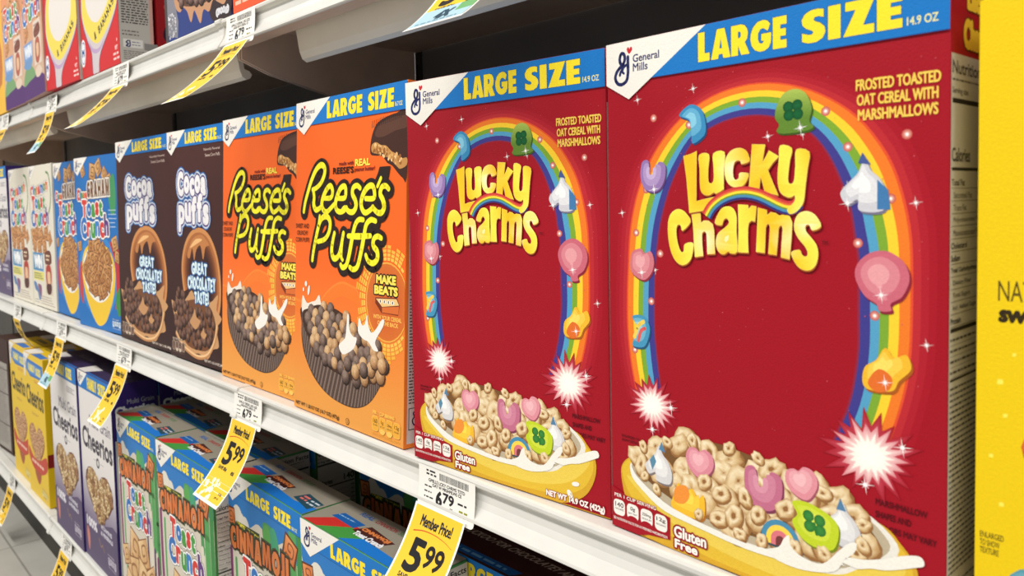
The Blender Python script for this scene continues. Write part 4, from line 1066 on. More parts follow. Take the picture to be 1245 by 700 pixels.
def rainbow_front(a, W, H):
    a.rect(.4, .4, W - .4, H - .4, (214, 206, 190))
    a.clip = (.5, .5, W - .5, H - .5)
    a.shape([(0, 280), (40, 288), (W, 288), (W + 4, 250), (176, 246), (150, 262), (120, 250), (86, 262), (60, 250), (40, 262), (20, 246), (6, 252)], (44, 122, 194), 4)
    a.shape([(40, 262), (48, 250), (44, 236), (24, 232), (14, 246), (24, 258)], (226, 220, 206)); a.disc(30, 252, 14, 16, (226, 220, 206)); a.disc(50, 246, 12, 14, (224, 218, 204))
    a.shape([(96, 266), (112, 270), (130, 262), (134, 246), (120, 240), (100, 244)], (78, 150, 92)); a.disc(122, 256, 10, 14, (70, 160, 120)); a.disc(106, 256, 9, 12, (92, 166, 84))
    for x, w, y0, y1, c in ((150, 10, 200, 262, (74, 150, 88)), (166, 16, 150, 280, (86, 160, 90)), (181, 12, 120, 284, (62, 136, 72)), (140, 8, 226, 250, (52, 116, 190)), (8, 9, 90, 208, (132, 62, 110)), (22, 6, 70, 200, (84, 160, 96)), (150, 8, 96, 200, (222, 216, 200)), (178, 10, 60, 130, (118, 52, 100)), (164, 7, 40, 140, (72, 40, 84)), (134, 6, 110, 190, (70, 40, 84))):
        a.stroke([(x, y1), (x, (y0 + y1) / 2), (x + 2, y0)], w, c, n=4); a.disc(x + 2, y0, w * .6, w * .8, c)
    a.clip = None
    emoji_tile(a, 160, 258, 12, -.35); emoji_tile(a, 12, 250, 9, .1)
    a.part('bowl_picture')
    a.clip = (.5, .5, W - .5, H - .5)
    for x, y, r, q in ((70, 112, 24, -.2), (112, 118, 20, .35), (60, 70, 26, .2), (108, 72, 27, -.3), (146, 88, 18, .5), (40, 40, 24, -.4), (84, 30, 26, .25), (130, 34, 24, -.2), (160, 54, 15, .2), (24, 92, 14, .3)): piece_square(a, x, y, r, q, (206, 160, 108), (240, 208, 160), (140, 90, 50))
    a.clip = None
    a.part('small_print')
    a.poly([(26, 238), (88, 242), (88, 252), (26, 248)], (60, 70, 40)); a.text('LIMITED EDITION', 29, 240.5, 85, 248, (236, 226, 70), bold=.5)
    facts(a, 10, 8, 46, 12, (60, 50, 60), (40, 30, 40), (230, 224, 214)); a.text('NET WT 1 LB 2.8 OZ', 110, 5, 176, 9, (60, 30, 30), bold=.2)
    a.part('title_lettering')
    for w, c in ((4.6, (84, 66, 50)), (3.6, (54, 84, 44)), (2.6, (56, 34, 30))): bubble(a, 'CINNAMOJI', 8, 212, 156, 240, c, .3, [(w - .8, c)], alt=1.2, tilt=.06, hv=True)
    bubble(a, 'CINNAMOJI', 8, 212, 156, 240, [(222, 128, 70), (214, 116, 60)], .3, [], alt=1.2, tilt=.06, hv=True)
    toast_title(a, 150, x0=34, x1=152, k=.92)

def flat_box(kind, label, W, H, D, body, front, seed, loc, rot, group, kx=1.0, side=None, topf=None, logo=.9, ban=None, sidef=None):
    t = carton('cereal_box', label, W, H, D, body, loc, rot, group); t.scale = (kx, 1, 1)
    a = Art(seed); front(a, W, H)
    if ban: banner(a, W, H, **ban)
    if logo: maker_logo(a, H, logo)
    a.build(t, front_fn(W), rename={'bowl_picture': 'cereal_picture'})
    if side or sidef:
        s = Art(seed + 1)
        if sidef: sidef(s, D, H)
        else: side_panel(s, D, H, edge=side)
        s.build(t, right_fn(W))
    if topf:
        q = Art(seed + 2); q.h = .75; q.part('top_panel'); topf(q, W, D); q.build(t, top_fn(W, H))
    return t

def rainbow_top(a, W, D):
    a.rect(.5, .5, W - .5, D - .5, (140, 134, 121))  # card ground darkened in colour to stand in for shade under the shelf above
    a.poly([(4, .6), (46, .6), (70, 26), (30, 26)], (190, 44, 40)); a.poly([(30, .6), (76, .6), (96, 20), (60, 22)], (64, 142, 62))
    a.poly([(70, .6), (W - 1, .6), (W - 1, 18), (150, 12), (90, 16)], (24, 112, 196)); a.poly([(20, 24), (62, 22), (66, 34), (26, 36)], (26, 88, 156))
    a.poly([(64, 20), (110, 14), (120, 30), (74, 36)], (70, 34, 30)); a.text('CINNAMOJI', 70, 24, 114, 31, (206, 120, 66), bold=.7); a.text('Toast Crunch', 70, 15, 116, 22.5, (226, 226, 230), bold=.7)
    a.poly([(140, 16), (180, 10), (184, 28), (146, 32)], (36, 70, 84)); a.lines(147, 18, 162, 28, 2, (206, 110, 100), 1.4, .1); a.lines(164, 16, 181, 27, 2, (190, 200, 210), 1.2, .1)
    a.text('REAL', 40, 44, 62, 50, (50, 90, 150), bold=.5); a.text('CINNAMON', 66, 44, 100, 50, (150, 50, 50), bold=.3); a.text('SUGAR', 104, 44, 128, 50, (80, 120, 70), bold=.3)
    a.lines(24, 28, 60, 33, 1, (130, 170, 210), .8)
# ------------------------------------------------------------------ ring cereal in white and purple, and in yellow
def heart_path(cx, cy, w, h):
    P = []
    for i in range(28):
        t = 2 * PI * i / 28
        P.append((cx + w / 2 * math.sin(t) ** 3, cy + h / 2 * (13 * math.cos(t) - 5 * math.cos(2 * t) - 2 * math.cos(3 * t) - math.cos(4 * t)) / 15))
    return P

def ring_word(a, word, x0, y0, x1, y1, col, bold=1.6):
    a.text(word, x0, y0, x1, y1, col, bold=bold)

def multigrain_front(a, W, H):
    a.rect(.4, .4, W - .4, H - .4, lambda x, y: mixc((92, 78, 116), (228, 224, 222), min(1, max(0, (y - 40) / 130))), 1, 16)
    a.part('title_lettering')
    INK = (58, 52, 66)
    a.text('Multi Grain', 60, 244, 176, 264, (110, 104, 120), bold=.5); ring_word(a, 'Cheerios', 12, 200, 182, 238, INK, 1.5)
    a.part('bowl_picture')
    a.disc(98, 186, 9, 9, (70, 64, 80)); a.disc(98, 186, 5, 5, (220, 216, 214)); a.stroke([(74, 188), (86, 188)], .6, INK, smooth=False); a.stroke([(110, 188), (130, 188)], .6, INK, smooth=False)
    a.poly(heart_path(97, 128, 156, 108), (98, 58, 60)); hp = heart_path(97, 128, 147, 100); a.poly(hp, (128, 96, 62))
    pile(a, hp, 11, lambda x, y: piece_o(a, x, y, a.rng.uniform(6, 7.4), a.rng.uniform(0, 3), *a.rng.choice((((190, 156, 104), (232, 206, 160), (116, 82, 48)), ((222, 196, 146), (246, 230, 194), (150, 112, 70)), ((148, 104, 66), (196, 152, 106), (84, 52, 32)))), sq=.8), .3)
    a.part('small_print')
    a.clip = (.5, .5, W - .5, H - .5); a.shape([(0, 74), (40, 72), (100, 78), (W, 92), (W, 0), (0, 0)], (92, 80, 112), 3); a.clip = None
    a.text('100%', 14, 58, 76, 76, (226, 222, 230), bold=1.6); a.text('VITAMINS', 98, 74, 158, 81, (214, 210, 222), bold=.6); a.text('& MINERALS', 98, 63, 162, 70, (214, 210, 222), bold=.6)
    a.shape([(14, 52), (22, 54), (30, 40), (26, 16), (20, 16), (14, 34)], (204, 128, 120)); P = smooth_path([(84, 52), (96, 40), (104, 46), (112, 36)], 4); a.stroke(P, 1.4, (190, 150, 90), smooth=False)
    facts(a, 132, 22, 42, 14, (92, 80, 112), (60, 50, 80), (196, 188, 204))
    a.lines(122, 282, 174, 294, 3, (150, 146, 150), .8)

def purple_side(a, D, H):
    a.part('side_panel'); a.rect(.4, .4, D - .4, H - .4, (52, 34, 104))
    a.text('Multi Grain', D * .34, H - 35, D * .92, H - 27, (150, 146, 162), bold=.3); a.text('Cheerios', D * .08, H - 51, D * .93, H - 37, (206, 202, 210), bold=1.0)
    a.rect(4, 20, D - 4, H - 92, (196, 192, 196)); a.lines(7, 26, D - 7, H - 96, 50, (80, 70, 100), .6, .15)

def purple_top(a, W, D):
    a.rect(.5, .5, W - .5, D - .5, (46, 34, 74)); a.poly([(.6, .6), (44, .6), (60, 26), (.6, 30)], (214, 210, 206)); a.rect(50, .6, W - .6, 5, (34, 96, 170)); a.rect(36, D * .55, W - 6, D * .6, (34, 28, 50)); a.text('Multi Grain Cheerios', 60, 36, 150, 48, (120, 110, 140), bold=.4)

def yellow_front(a, W, H):
    Y = (232, 196, 60)
    a.rect(.4, .4, W - .4, H - .4, Y)
    a.part('size_banner')
    a.poly([(18, 272), (30, 296), (W - 6, 294), (W - 3, 264), (60, 260)], (60, 116, 190)); a.poly([(24, 273), (34, 291), (W - 14, 289), (W - 10, 268), (60, 265)], (80, 140, 206))
    a.text('', 44, 271, 108, 287, (240, 222, 90), glyphs=heavy('FAMILY')); a.text('', 116, 269, 162, 285, (240, 222, 90), glyphs=heavy('SIZE'))
    a.part('title_lettering')
    ring_word(a, 'Cheerios', 12, 196, 176, 240, (60, 54, 48), 1.5); a.lines(96, 250, 160, 258, 2, (200, 110, 90), .9); a.lines(60, 178, 130, 184, 2, (190, 130, 80), .8)
    a.part('bowl_picture')
    a.poly(heart_path(94, 118, 146, 100), (150, 70, 56)); hp = heart_path(94, 118, 136, 92); a.poly(hp, (176, 120, 80))
    pile(a, hp, 11, lambda x, y: piece_o(a, x, y, a.rng.uniform(6, 7.4), a.rng.uniform(0, 3), (204, 154, 110), (240, 206, 168), (140, 90, 64), sq=.8), .3)
    a.shape([(10, 100), (50, 84), (110, 84), (178, 104), (180, 76), (120, 56), (60, 56), (14, 74)], (196, 74, 60), 4); a.lines(36, 66, 150, 82, 1, (240, 200, 180), 3.2, .05)
    a.shape([(60, 56), (120, 56), (96, 30)], (170, 90, 60), 3)
    a.part('small_print')
    facts(a, 120, 12, 50, 13, (200, 160, 50), (60, 50, 30), (240, 226, 150))
    a.part('maker_logo'); a.poly([(.6, H - .4), (64, H - .4), (34, 295), (18, 280), (12, 254), (.6, 254)], (236, 232, 226)); a.stroke([(14, 298), (10, 294), (14, 288), (10, 282), (16, 280), (18, 290), (18, 298)], 1.8, NAVY)

def yellow_side(a, D, H):
    a.part('side_panel'); a.rect(.4, .4, D - .4, H - .4, (214, 178, 22)); a.rect(.4, 84, D * .3, 112, (130, 34, 30)); a.lines(8, 130, D - 6, H - 40, 28, (190, 150, 20), .7, .2)

def yellow_top(a, W, D):
    a.rect(.5, .5, W - .5, D - .5, (222, 186, 30)); a.poly([(.6, .6), (60, .6), (80, 24), (.6, 30)], (226, 222, 216)); a.poly([(70, .6), (W - 20, .6), (W - 14, 14), (84, 16)], (60, 116, 190)); a.rect(30, D * .58, W - 10, D * .63, (120, 104, 30)); a.rect(60, 44, 150, 54, (120, 112, 60))

def plain_yellow_front(a, W, H):
    """front of the tall plain yellow box at the right edge of the picture"""
    a.rect(.4, .4, W - .4, H - .4, (236, 202, 20))
    a.part('small_print')
    K = (52, 40, 20)
    a.text('NATURALLY', 8, 164, 43, 172.5, (92, 76, 24), bold=.1); a.text('SWEETENED', 8, 155, 44, 160.6, K, bold=.75, shear=.08)
    a.text('ENLARGED', 2.2, 62, 11, 64.6, K, bold=.08); a.text('TO SHOW', 2.2, 58.6, 9.5, 61.2, K, bold=.08); a.text('TEXTURE', 2.2, 55.2, 9.2, 57.8, K, bold=.08)
    for x, y, r in ((9, 130, 1.1), (11, 116, .8), (6, 98, .8), (10, 78, .9), (14, 142, .7)): a.poly([(x - r, y - r), (x + r, y - r * .8), (x + r, y + r), (x - r * .8, y + r)], (250, 236, 90))
    a.part('bowl_picture')
    for x, y, r, c in ((27, 104, 10, (222, 104, 44)), (22, 44, 10, (80, 150, 170)), (52, 78, 12, (206, 60, 70)), (62, 44, 12, (120, 80, 160)), (92, 90, 12, (90, 160, 70)), (100, 50, 12, (226, 120, 50)), (140, 70, 12, (80, 150, 170))): piece_puff(a, x, y, r, (c, mixc(c, (255, 255, 255), .4), mixc(c, (40, 10, 10), .5)))
    for q in range(26): piece_puff(a, a.rng.uniform(20, 168), a.rng.uniform(14, 34), 9, (lambda c: (c, mixc(c, (255, 255, 255), .4), mixc(c, (40, 10, 10), .5)))(a.rng.choice(((206, 60, 70), (120, 80, 160), (226, 120, 50), (90, 160, 70), (80, 150, 170)))))
# ------------------------------------------------------------------ boxes of the upper shelf (only their lower parts are in the picture)
def banana_front(a, W, H):
    a.rect(.4, .4, W - .4, H - .4, (206, 40, 44))
    a.part('bowl_picture')
    a.clip = (.5, .5, W - .5, H - .5)
    a.shape([(58, .6), (88, .6), (92, 16), (106, 30), (150, 56), (186, 84), (196, 120), (186, 170), (130, 200), (70, 196), (20, 160), (6, 110), (14, 80), (34, 54), (52, 34), (54, 16)], (120, 70, 100), 5)
    a.shape([(60, .6), (86, .6), (90, 16), (104, 32), (148, 58), (184, 86), (193, 120), (184, 168), (130, 197), (70, 193), (22, 158), (9, 110), (17, 82), (36, 56), (54, 36), (57, 16)], (206, 196, 200), 5)
    a.shape([(40, 56), (64, 40), (98, 38), (140, 58), (130, 52), (96, 32), (60, 34)], (186, 160, 196), 5)
    a.shape([(100, 46), (150, 66), (186, 92), (192, 122), (182, 168), (130, 194), (70, 190), (24, 156), (12, 110), (20, 84), (44, 62), (70, 48)], (240, 214, 92), 5)
    a.shape([(100, 78), (136, 92), (160, 116), (160, 150), (128, 180), (74, 176), (38, 150), (34, 112), (54, 88), (78, 78)], (228, 222, 216), 5)
    a.clip = None
    for q, ch in enumerate('& BANANAS'):
        if ch == ' ': continue
        t = .12 + q * .092; x = 62 + 110 * t * 1.1; y = 55 + 40 * t ** 1.5 * 1.2; s_ = 5.4
        an = .25 + t * .8; c, sn = math.cos(an), math.sin(an)
        Q = [(x + X * c - Y * sn, y + X * sn + Y * c) for X, Y in ((-4, 7), (4, 7), (4, -5), (-4, -5))]
        a.text(ch, 0, 0, 1, 1, (70, 66, 60), bold=.8, quad=Q)
    a.part('maker_logo')
    a.disc(9, 40, 13, 22, (240, 238, 240), -.1, n=20); a.disc(9, 40, 10, 18, (44, 84, 150), -.1, n=20); a.disc(9, 40, 8.6, 16, (236, 238, 244), -.1, n=20); a.text('M', 3, 34, 15, 46, (44, 84, 150), bold=1)
    a.part('small_print')
    a.text('WT', 168, 22, 180, 28, (240, 200, 196), bold=.6); a.lines(160, 6, 188, 20, 2, (240, 200, 196), 1.6); a.disc(178, 36, 1.6, 2.6, (240, 200, 196))

def grey_side(a, D, H):
    a.part('side_panel'); a.rect(.4, .4, D - .4, H - .4, (176, 172, 166)); a.rect(D - 5, .4, D - .4, H - .4, (196, 150, 140))
    a.lines(4, 58, D - 6, H - 20, 60, (66, 60, 58), .9, .08); a.lines(4, 40, D - 14, 50, 2, (90, 86, 84), .8)
    a.rect(5, 24, 32, 36, (210, 208, 204)); a.stroke([(12, 34), (9, 31), (12, 29), (9, 26), (14, 26), (14, 34)], 1.8, NAVY); a.lines(17, 26, 31, 34, 2, (90, 88, 110), .6); a.rect(34, 22, 54, 32, (130, 126, 124)); a.lines(5, 6, 50, 20, 5, (110, 104, 102), .6)

def party_front(a, W, H):
    a.rect(.4, .4, W - .4, H - .4, lambda x, y: mixc((206, 174, 148), (222, 150, 110), (y - 60) / 120), 2, 6)
    a.part('bowl_picture')
    for x, y, r, q in ((30, 190, 20, .2), (90, 200, 24, -.3), (150, 190, 20, .5), (40, 130, 16, .3), (150, 140, 18, -.2)): piece_square(a, x, y, r, q, (206, 140, 90), (236, 190, 140))
    P = smooth_path([(20, 20), (60, 100), (70, 160), (110, 190), (130, 140), (120, 90)], 5); a.ribbon(P, [3, 0, -3], [(232, 206, 150), (190, 130, 80)])
    a.clip = (.5, .5, W - .5, H - .5)
    a.shape([(0, 0), (0, 34), (60, 44), (130, 40), (W, 30), (W, 0)], (84, 44, 110), 4); a.shape([(0, 30), (30, 62), (80, 60), (110, 40), (60, 34)], (120, 160, 110), 4); a.shape([(8, 66), (60, 86), (90, 70), (60, 56)], (110, 150, 196), 4)
    a.clip = None
    a.rect(14, 74, 92, 106, (120, 156, 206)); a.text('WIN', 20, 78, 86, 102, (226, 232, 240), bold=3)
    a.rect(106, 56, 168, 136, (220, 206, 192)); a.shape([(114, 122), (156, 128), (160, 110), (116, 106)], (120, 64, 50), 4); a.lines(112, 108, 160, 132, 3, (140, 90, 80), 1.4); a.shape([(120, 100), (150, 102), (158, 76), (140, 58), (118, 66)], (176, 92, 70), 4); a.shape([(126, 92), (146, 92), (146, 74), (130, 70)], (224, 186, 150), 4)
    a.shape([(110, 46), (140, 54), (166, 44), (150, 34), (120, 34)], (220, 200, 180), 4)
    a.part('title_lettering')
    toast_title(a, 140, x0=16, x1=170, k=1.0)

def chocdark_front(a, W, H):
    a.rect(.4, .4, W - .4, H - .4, (44, 62, 128))
    a.part('bowl_picture')
    a.rect(.4, .4, 9, H - .4, (70, 66, 66)); a.poly([(9, 8), (40, .6), (44, 20), (30, 60), (9, 60)], (130, 130, 140)); 
    for _ in range(60): a.disc(a.rng.uniform(11, 38), a.rng.uniform(4, 34), a.rng.uniform(.8, 2), None, a.rng.choice([(230, 230, 236), (110, 104, 110), (180, 176, 180)]), n=6)
    a.shape([(150, .6), (194, .6), (194, 40), (150, 50), (136, 24)], (54, 40, 42), 3)
    a.clip = (9, .5, W - .5, H - .5)
    a.shape([(30, 60), (38, 37), (52, 30), (60, 34), (73, 27), (84, 12), (94, 24), (101, 18), (112, 6), (122, 20), (138, 15), (150, 26), (165, 20), (182, 17), (196, 44), (196, 110), (100, 140), (20, 110)], (196, 146, 110), 4)
    a.shape([(40, 60), (52, 40), (90, 30), (140, 28), (176, 44), (190, 90), (60, 110)], (98, 66, 52), 4)
    pile(a, [(44, 60), (54, 42), (90, 34), (140, 32), (172, 46), (190, 90), (60, 110)], 14, lambda x, y: piece_puff(a, x, y, a.rng.uniform(7, 9), ((120, 92, 84), (176, 150, 140), (60, 38, 32))), .3)
    a.clip = None
    a.part('small_print'); a.text('(500g)', 156, 4, 192, 14, (220, 220, 226), bold=1.2); a.lines(166, 22, 190, 34, 2, (220, 214, 214), 1)

def orange_plain(a, W, H):
    a.rect(.4, .4, W - .4, H - .4, (232, 92, 52)); a.part('small_print'); a.lines(6, 6, 60, 22, 2, (248, 196, 170), 2.0, .1)
    a.part('bowl_picture'); a.disc(110, 130, 70, 60, (246, 200, 90), n=30); a.disc(110, 130, 58, 48, (180, 110, 60), n=30)
    pile(a, [(60, 120), (90, 165), (140, 165), (164, 130), (130, 96), (90, 94)], 14, lambda x, y: piece_puff(a, x, y, 8, ((206, 140, 80), (240, 190, 130), (130, 80, 40))), .3)

def plain_fill(col, bits=()):
    def f(a, W, H):
        a.rect(.4, .4, W - .4, H - .4, col)
        a.part('bowl_picture')
        for x0, y0, x1, y1, c in bits: a.shape([(x0, y0), (x1, y0 + 4), (x1 - 4, y1), (x0 + 6, y1 - 3)], c, 3)
    return f
# ------------------------------------------------------------------ price labels with their hanging strips
def price_tag(label, x, lv, theta0=30, curl=25, style='save', big='5.99', twist=0.0, length=92, prices=('6', '79')):
    y = LIPY[lv]; z = LEVELS[lv] + BASE
    t = thing('price_tag', label, 'price tag', (x, y, z), (0, 0, twist), 'price tags on the %s shelf rail' % WORDS[lv])
    PW = (246, 244, 238); INK = (38, 36, 40)
    # the white card: follows the rail, 70 x 36 mm
    a = Art(int(abs(x) * 100) + 7); a.STEP = .006
    a.part('price_card')
    pts = []
    for cx, cy, a0 in ((66, 4, -90), (66, 34, 0), (4, 34, 90), (4, 4, 180)):
        for q in range(4): pts.append((cx + 4 * math.cos(math.radians(a0 + q * 30)), cy + 4 * math.sin(math.radians(a0 + q * 30))))
    a.rect(0, 4, 70, 38, (242, 240, 234), 2, 8); a.rect(4, 0, 66, 4, (242, 240, 234), 2, 2)
    for cx in (4, 66): a.disc(cx, 4, 4, 4, (242, 240, 234), n=16)
    rr = a.rng; xx = 27.0; h = a._up()
    while xx < 62:
        w = rr.choice((.35, .5, .8)); a.add([(xx, 29.5), (xx + w, 29.5), (xx + w, 35.5), (xx, 35.5)], [(0, 1, 2, 3)], INK, h=h); xx += w + rr.choice((.3, .45, .6))
    a.lines(10, 30, 25, 36, 2, INK, .8, .2)
    a.text('GMILLS LCKY CHRMS TSTD' if style == 'gluten' else 'GMILLS CEREAL LRG SIZE', 13, 25, 58, 27.8, INK, bold=.22, res=2); a.text('OAT W MRSHMLWS CE' if style == 'gluten' else 'LARGE BOX CEREAL CE', 18, 21.6, 54, 24.2, INK, bold=.22, res=2)
    a.lines(8, 9, 20, 23, 3, INK, .6, .3)
    a.text(prices[0], 23, 6.5, 31, 20, INK, bold=.9); a.text(prices[1], 32, 11.5, 45, 20, INK, bold=.55)
    a.lines(50, 14, 64, 18, 1, INK, .8); a.lines(52, 5, 62, 12, 2, (150, 150, 40), .8); a.text('ea', 41, 7.5, 44.5, 9.5, INK, bold=.15, res=2)
    def card(u, v, h):
        # v 38 (top) .. 0 : from the lip groove out over the lower roll of the rail
        s_ = (38 - v) / 38; yy = -.0028 - .0032 * s_ ** 2 - h / 1000; return ((u - 35) / 1000, yy, -.0030 - .0345 * s_)
    a.build(t, card, 'paper', slices=[q * 3.0 for q in range(1, 13)])
    # the yellow strip, curling out into the aisle
    b = Art(int(abs(x) * 100) + 9); L = length; Wd = 62; b.STEP = .006
    b.part('price_strip')
    YL = (238, 194, 52)
    b.rect(0, 0, Wd, L, (246, 244, 238), 2, 16); b.rect(2, 3, Wd - 2, L - 1.5, YL, 2, 16)
    if style != 'gluten':
        rr = b.rng
        for q in range(22):
            px, py = rr.uniform(6, 36), rr.uniform(4, 26) ; b.disc(px, py, rr.uniform(1, 3.4), None, (250, 244, 214), n=10)
        b.rect(0, 0, Wd, 3.2, (246, 244, 238), 2, 2)
    b.text('Member Price!', 13, L - 15.5, 51, L - 7, INK, bold=.5, shear=-.0)
    P = smooth_path([(8, L - 21), (20, L - 18.4), (34, L - 18), (46, L - 19.4), (56, L - 22)], 5); b.stroke(P, (lambda q: 1.1 - .8 * q), (200, 90, 40), smooth=False)
    b.text('5', 11, L - 50.5, 30, L - 24.5, (28, 26, 28), bold=1.25); b.text('99', 31, L - 42.5, 53, L - 25.5, (28, 26, 28), bold=.75)
    b.text('SAVE 80¢', 12, L - 56.5, 32, L - 52, INK, bold=.3); b.text('ea', 44, L - 56, 51, L - 52.5, INK, bold=.35)
    if style == 'gluten':
        b.text('Thru Tue, May 03', 10, L - 65, 34, L - 61.5, INK, bold=.15); b.text('45.3¢', 40, L - 64.5, 48, L - 61.5, INK, bold=.15); b.text('PER OZ', 40, L - 68.5, 48, L - 66, INK, bold=.12)
        b.rect(2, L - 84, 34, L - 67, (240, 128, 64), 1, 4); b.rect(34, L - 84, Wd - 2, L - 70, (150, 78, 44), 1, 4)
        b.text('Gluten', 13, L - 74, 31, L - 69, (250, 246, 236), bold=.4); b.text('Free', 14, L - 81, 27, L - 76, (250, 246, 236), bold=.4)
        for px, py in ((6, L - 72), (8, L - 76), (5, L - 79), (9, L - 81), (5, L - 75)): b.disc(px, py, 2.2, None, (250, 226, 214), n=10)
    else:
        b.text('5.3¢', 46, 12, 53, 15.5, INK, bold=.15, res=2); b.text('per oz', 43, 7.5, 52, 10, INK, bold=.1, res=2)
    if style == 'blue':
        b.rect(2, 3, Wd - 2, 24, (170, 204, 216), 2, 4); b.text('4X', 22, 8, 40, 20, (30, 70, 90), bold=1.2); b.lines(8, 4, 54, 8, 1, (60, 110, 140), .8); b.rect(42, 14, Wd - 2, 24, (110, 170, 110), 1, 3)
    t0, t1 = math.radians(theta0), math.radians(curl)
    def strip(u, v, h):
        s_ = (L - v) / L; n = 14; yy, zz = -.0066, -.0335
        for k in range(n):
            th = t0 + t1 * (k + .5) / n * s_; yy -= math.sin(th) * s_ * L / n / 1000; zz -= math.cos(th) * s_ * L / n / 1000
        th = t0 + t1 * s_
        return ((u - 35) / 1000, yy - math.cos(th) * h / 1000, zz + math.sin(th) * h / 1000)
    b.build(t, strip, 'paper', slices=[q * 3.0 for q in range(1, int(L / 3) + 1)])
    return t
# ------------------------------------------------------------------ the store fixture
SEAMS = [-4.46, -3.56, -2.66, -1.755, -.857, .041, .94]
LEVELS = {'upper': .203, 'middle': -.2128, 'lower': -.625}
LIPY = {'upper': .366, 'middle': .3685, 'lower': .361}
BACKY = .64
WORDS = {'upper': 'upper', 'middle': 'middle', 'lower': 'bottom'}
PLACE = ['outermost left', 'farthest left', 'far left', 'left middle', 'right middle', 'right end']

def rail_profile(y, z, k=1.0, c=None):
    P = [(.016, -.001), (.016, 0), (.001, 0), (-.0012, -.0008), (-.002, -.0026), (-.0018, -.005), (.0002, -.0072), (.0022, -.0082), (.0024, -.0105), (.0020, -.0165), (.0004, -.0215), (-.0030, -.0268), (-.0050, -.0298), (-.0054, -.0318), (-.0040, -.0330), (-.0015, -.0328), (.004, -.030), (.008, -.022), (.010, -.010)]
    return [(y + a * k, z + b * k) for a, b in P]

for lv, z in LEVELS.items():
    y = LIPY[lv]; zz = z + BASE
    for i in range(6):
        x0, x1 = SEAMS[i] + .0006, SEAMS[i + 1] - .0006
        t = thing('store_shelf', 'white steel %s store shelf, %s section, carrying cereal boxes' % (WORDS[lv], PLACE[i]), 'shelf', ((x0 + x1) / 2, y, zz), group=None)
        w = (x1 - x0) / 2
        boxes('deck', [(-w, w, .0165, BACKY - y, -.0035, -.0022), (-w, w, .0165, .0180, -.022, -.0022)], M['deck'], t)
        o = extrude_x('price_rail', rail_profile(0, 0), -w, w, M['rail'], t)
        # moulded cap where one rail meets the next
        cap = extrude_x('rail_end_cap', rail_profile(-.0018, .0009, 1.08), -w, -w + .014, M['rail'], t)
        # beam under the shelf, with its rolled lower edge
        prof = [(.030, -.006), (.030, -.016), (.036, -.020), (.040, -.046), (.043, -.0535), (.048, -.0565), (.053, -.0545), (.055, -.050), (.052, -.046), (.046, -.044), (.042, -.020), (.042, -.006)]
        if lv != 'lower': extrude_x('beam', prof, -w + .11, w - .035, M['beam'], t)
        boxes('underside_lip', [(-w, w, .012, .030, -.0265, -.0225)], M['brown'], t)
        boxes('underside', [(-w, w, .018, BACKY - y, -.0050, -.0036)], M['brown'], t)
        # end brackets, deeper towards the back
        for s in ((-1, 1) if lv != 'lower' else ()):
            xa = s * (w - .0012); xb = s * (w - .0042)
            P = [(.025, -.005), (.025, -.040), (.060, -.054), (BACKY - y - .004, -.105), (BACKY - y - .004, -.005)]
            extrude_x('bracket', P, min(xa, xb), max(xa, xb), M['brown'], t)

for i in range(6):
    x0, x1 = SEAMS[i], SEAMS[i + 1]
    t = thing('gondola_back_panel', 'dark upright back panel behind the cereal, %s section' % PLACE[i], 'panel', ((x0 + x1) / 2, BACKY + .002, 0))
    w = (x1 - x0) / 2
    boxes('panel', [(-w + .014, w - .014, 0, .006, .12, 1.75)], M['back'], t)
    boxes('seam_strip', [(-w + .014, w - .014, -.003, 0, .62 + q * .4, .64 + q * .4) for q in (-1, 0, 1, 2)], M['back'], t)
    p = boxes('upright_post', [(-w, -w + .013, -.002, .028, 0, 1.75)], M['kick'], t)
    tag(boxes('slots', [(-w + .003, -w + .006, -.0024, -.0018, .1 + .04 * q, .12 + .04 * q) for q in range(40)], M['hole'], p), None, kind='stuff')
kick = boxes('kick_plate', [(SEAMS[0], SEAMS[-1], .400, .420, 0, BASE - .625 - .006)], M['kick'])
tag(kick, 'dark kick plate under the bottom shelf, above the floor', 'kick plate')

fl = boxes('floor', [(-4.5, 3.5, -2.6, 1.2, -.02, 0)], M['floor']); fl['kind'] = 'structure'
ce = boxes('ceiling', [(-4.5, 3.5, -2.6, 1.2, 3.0, 3.03)], principled('ceiling_paint', (225, 222, 214), rough=.8, mottle=.03)); ce['kind'] = 'structure'

# ------------------------------------------------------------------ boxes on the shelves
def spot(L, R, z, tilt=0.0, W=None):
    """front bottom corners -> centre position, yaw, lean, width factor"""
    dx, dy = R[0] - L[0], R[1] - L[1]; ln = math.hypot(dx, dy)
    return ((L[0] + R[0]) / 2, (L[1] + R[1]) / 2, z + BASE), (-tilt, 0, math.atan2(dy, dx)), (ln * 1000 / W if W else 1.0)

ZM, ZU, ZL = LEVELS['middle'], LEVELS['upper'], LEVELS['lower']
loc, rot, k = spot((-.3069, .376), (-.1094, .368), ZM + .0006, .004, 197)
lc = build_lucky('nearest red box of marshmallow oat cereal, next to the plain yellow box', loc, rot, 'red marshmallow cereal boxes')
loc, rot, k = spot((-.506, .3669), (-.3110, .3805), ZM + .0006, .004, 197)
dup(lc, 'second red marshmallow cereal box, between an orange box and the nearest red one', loc, rot, (k, 1, 1))

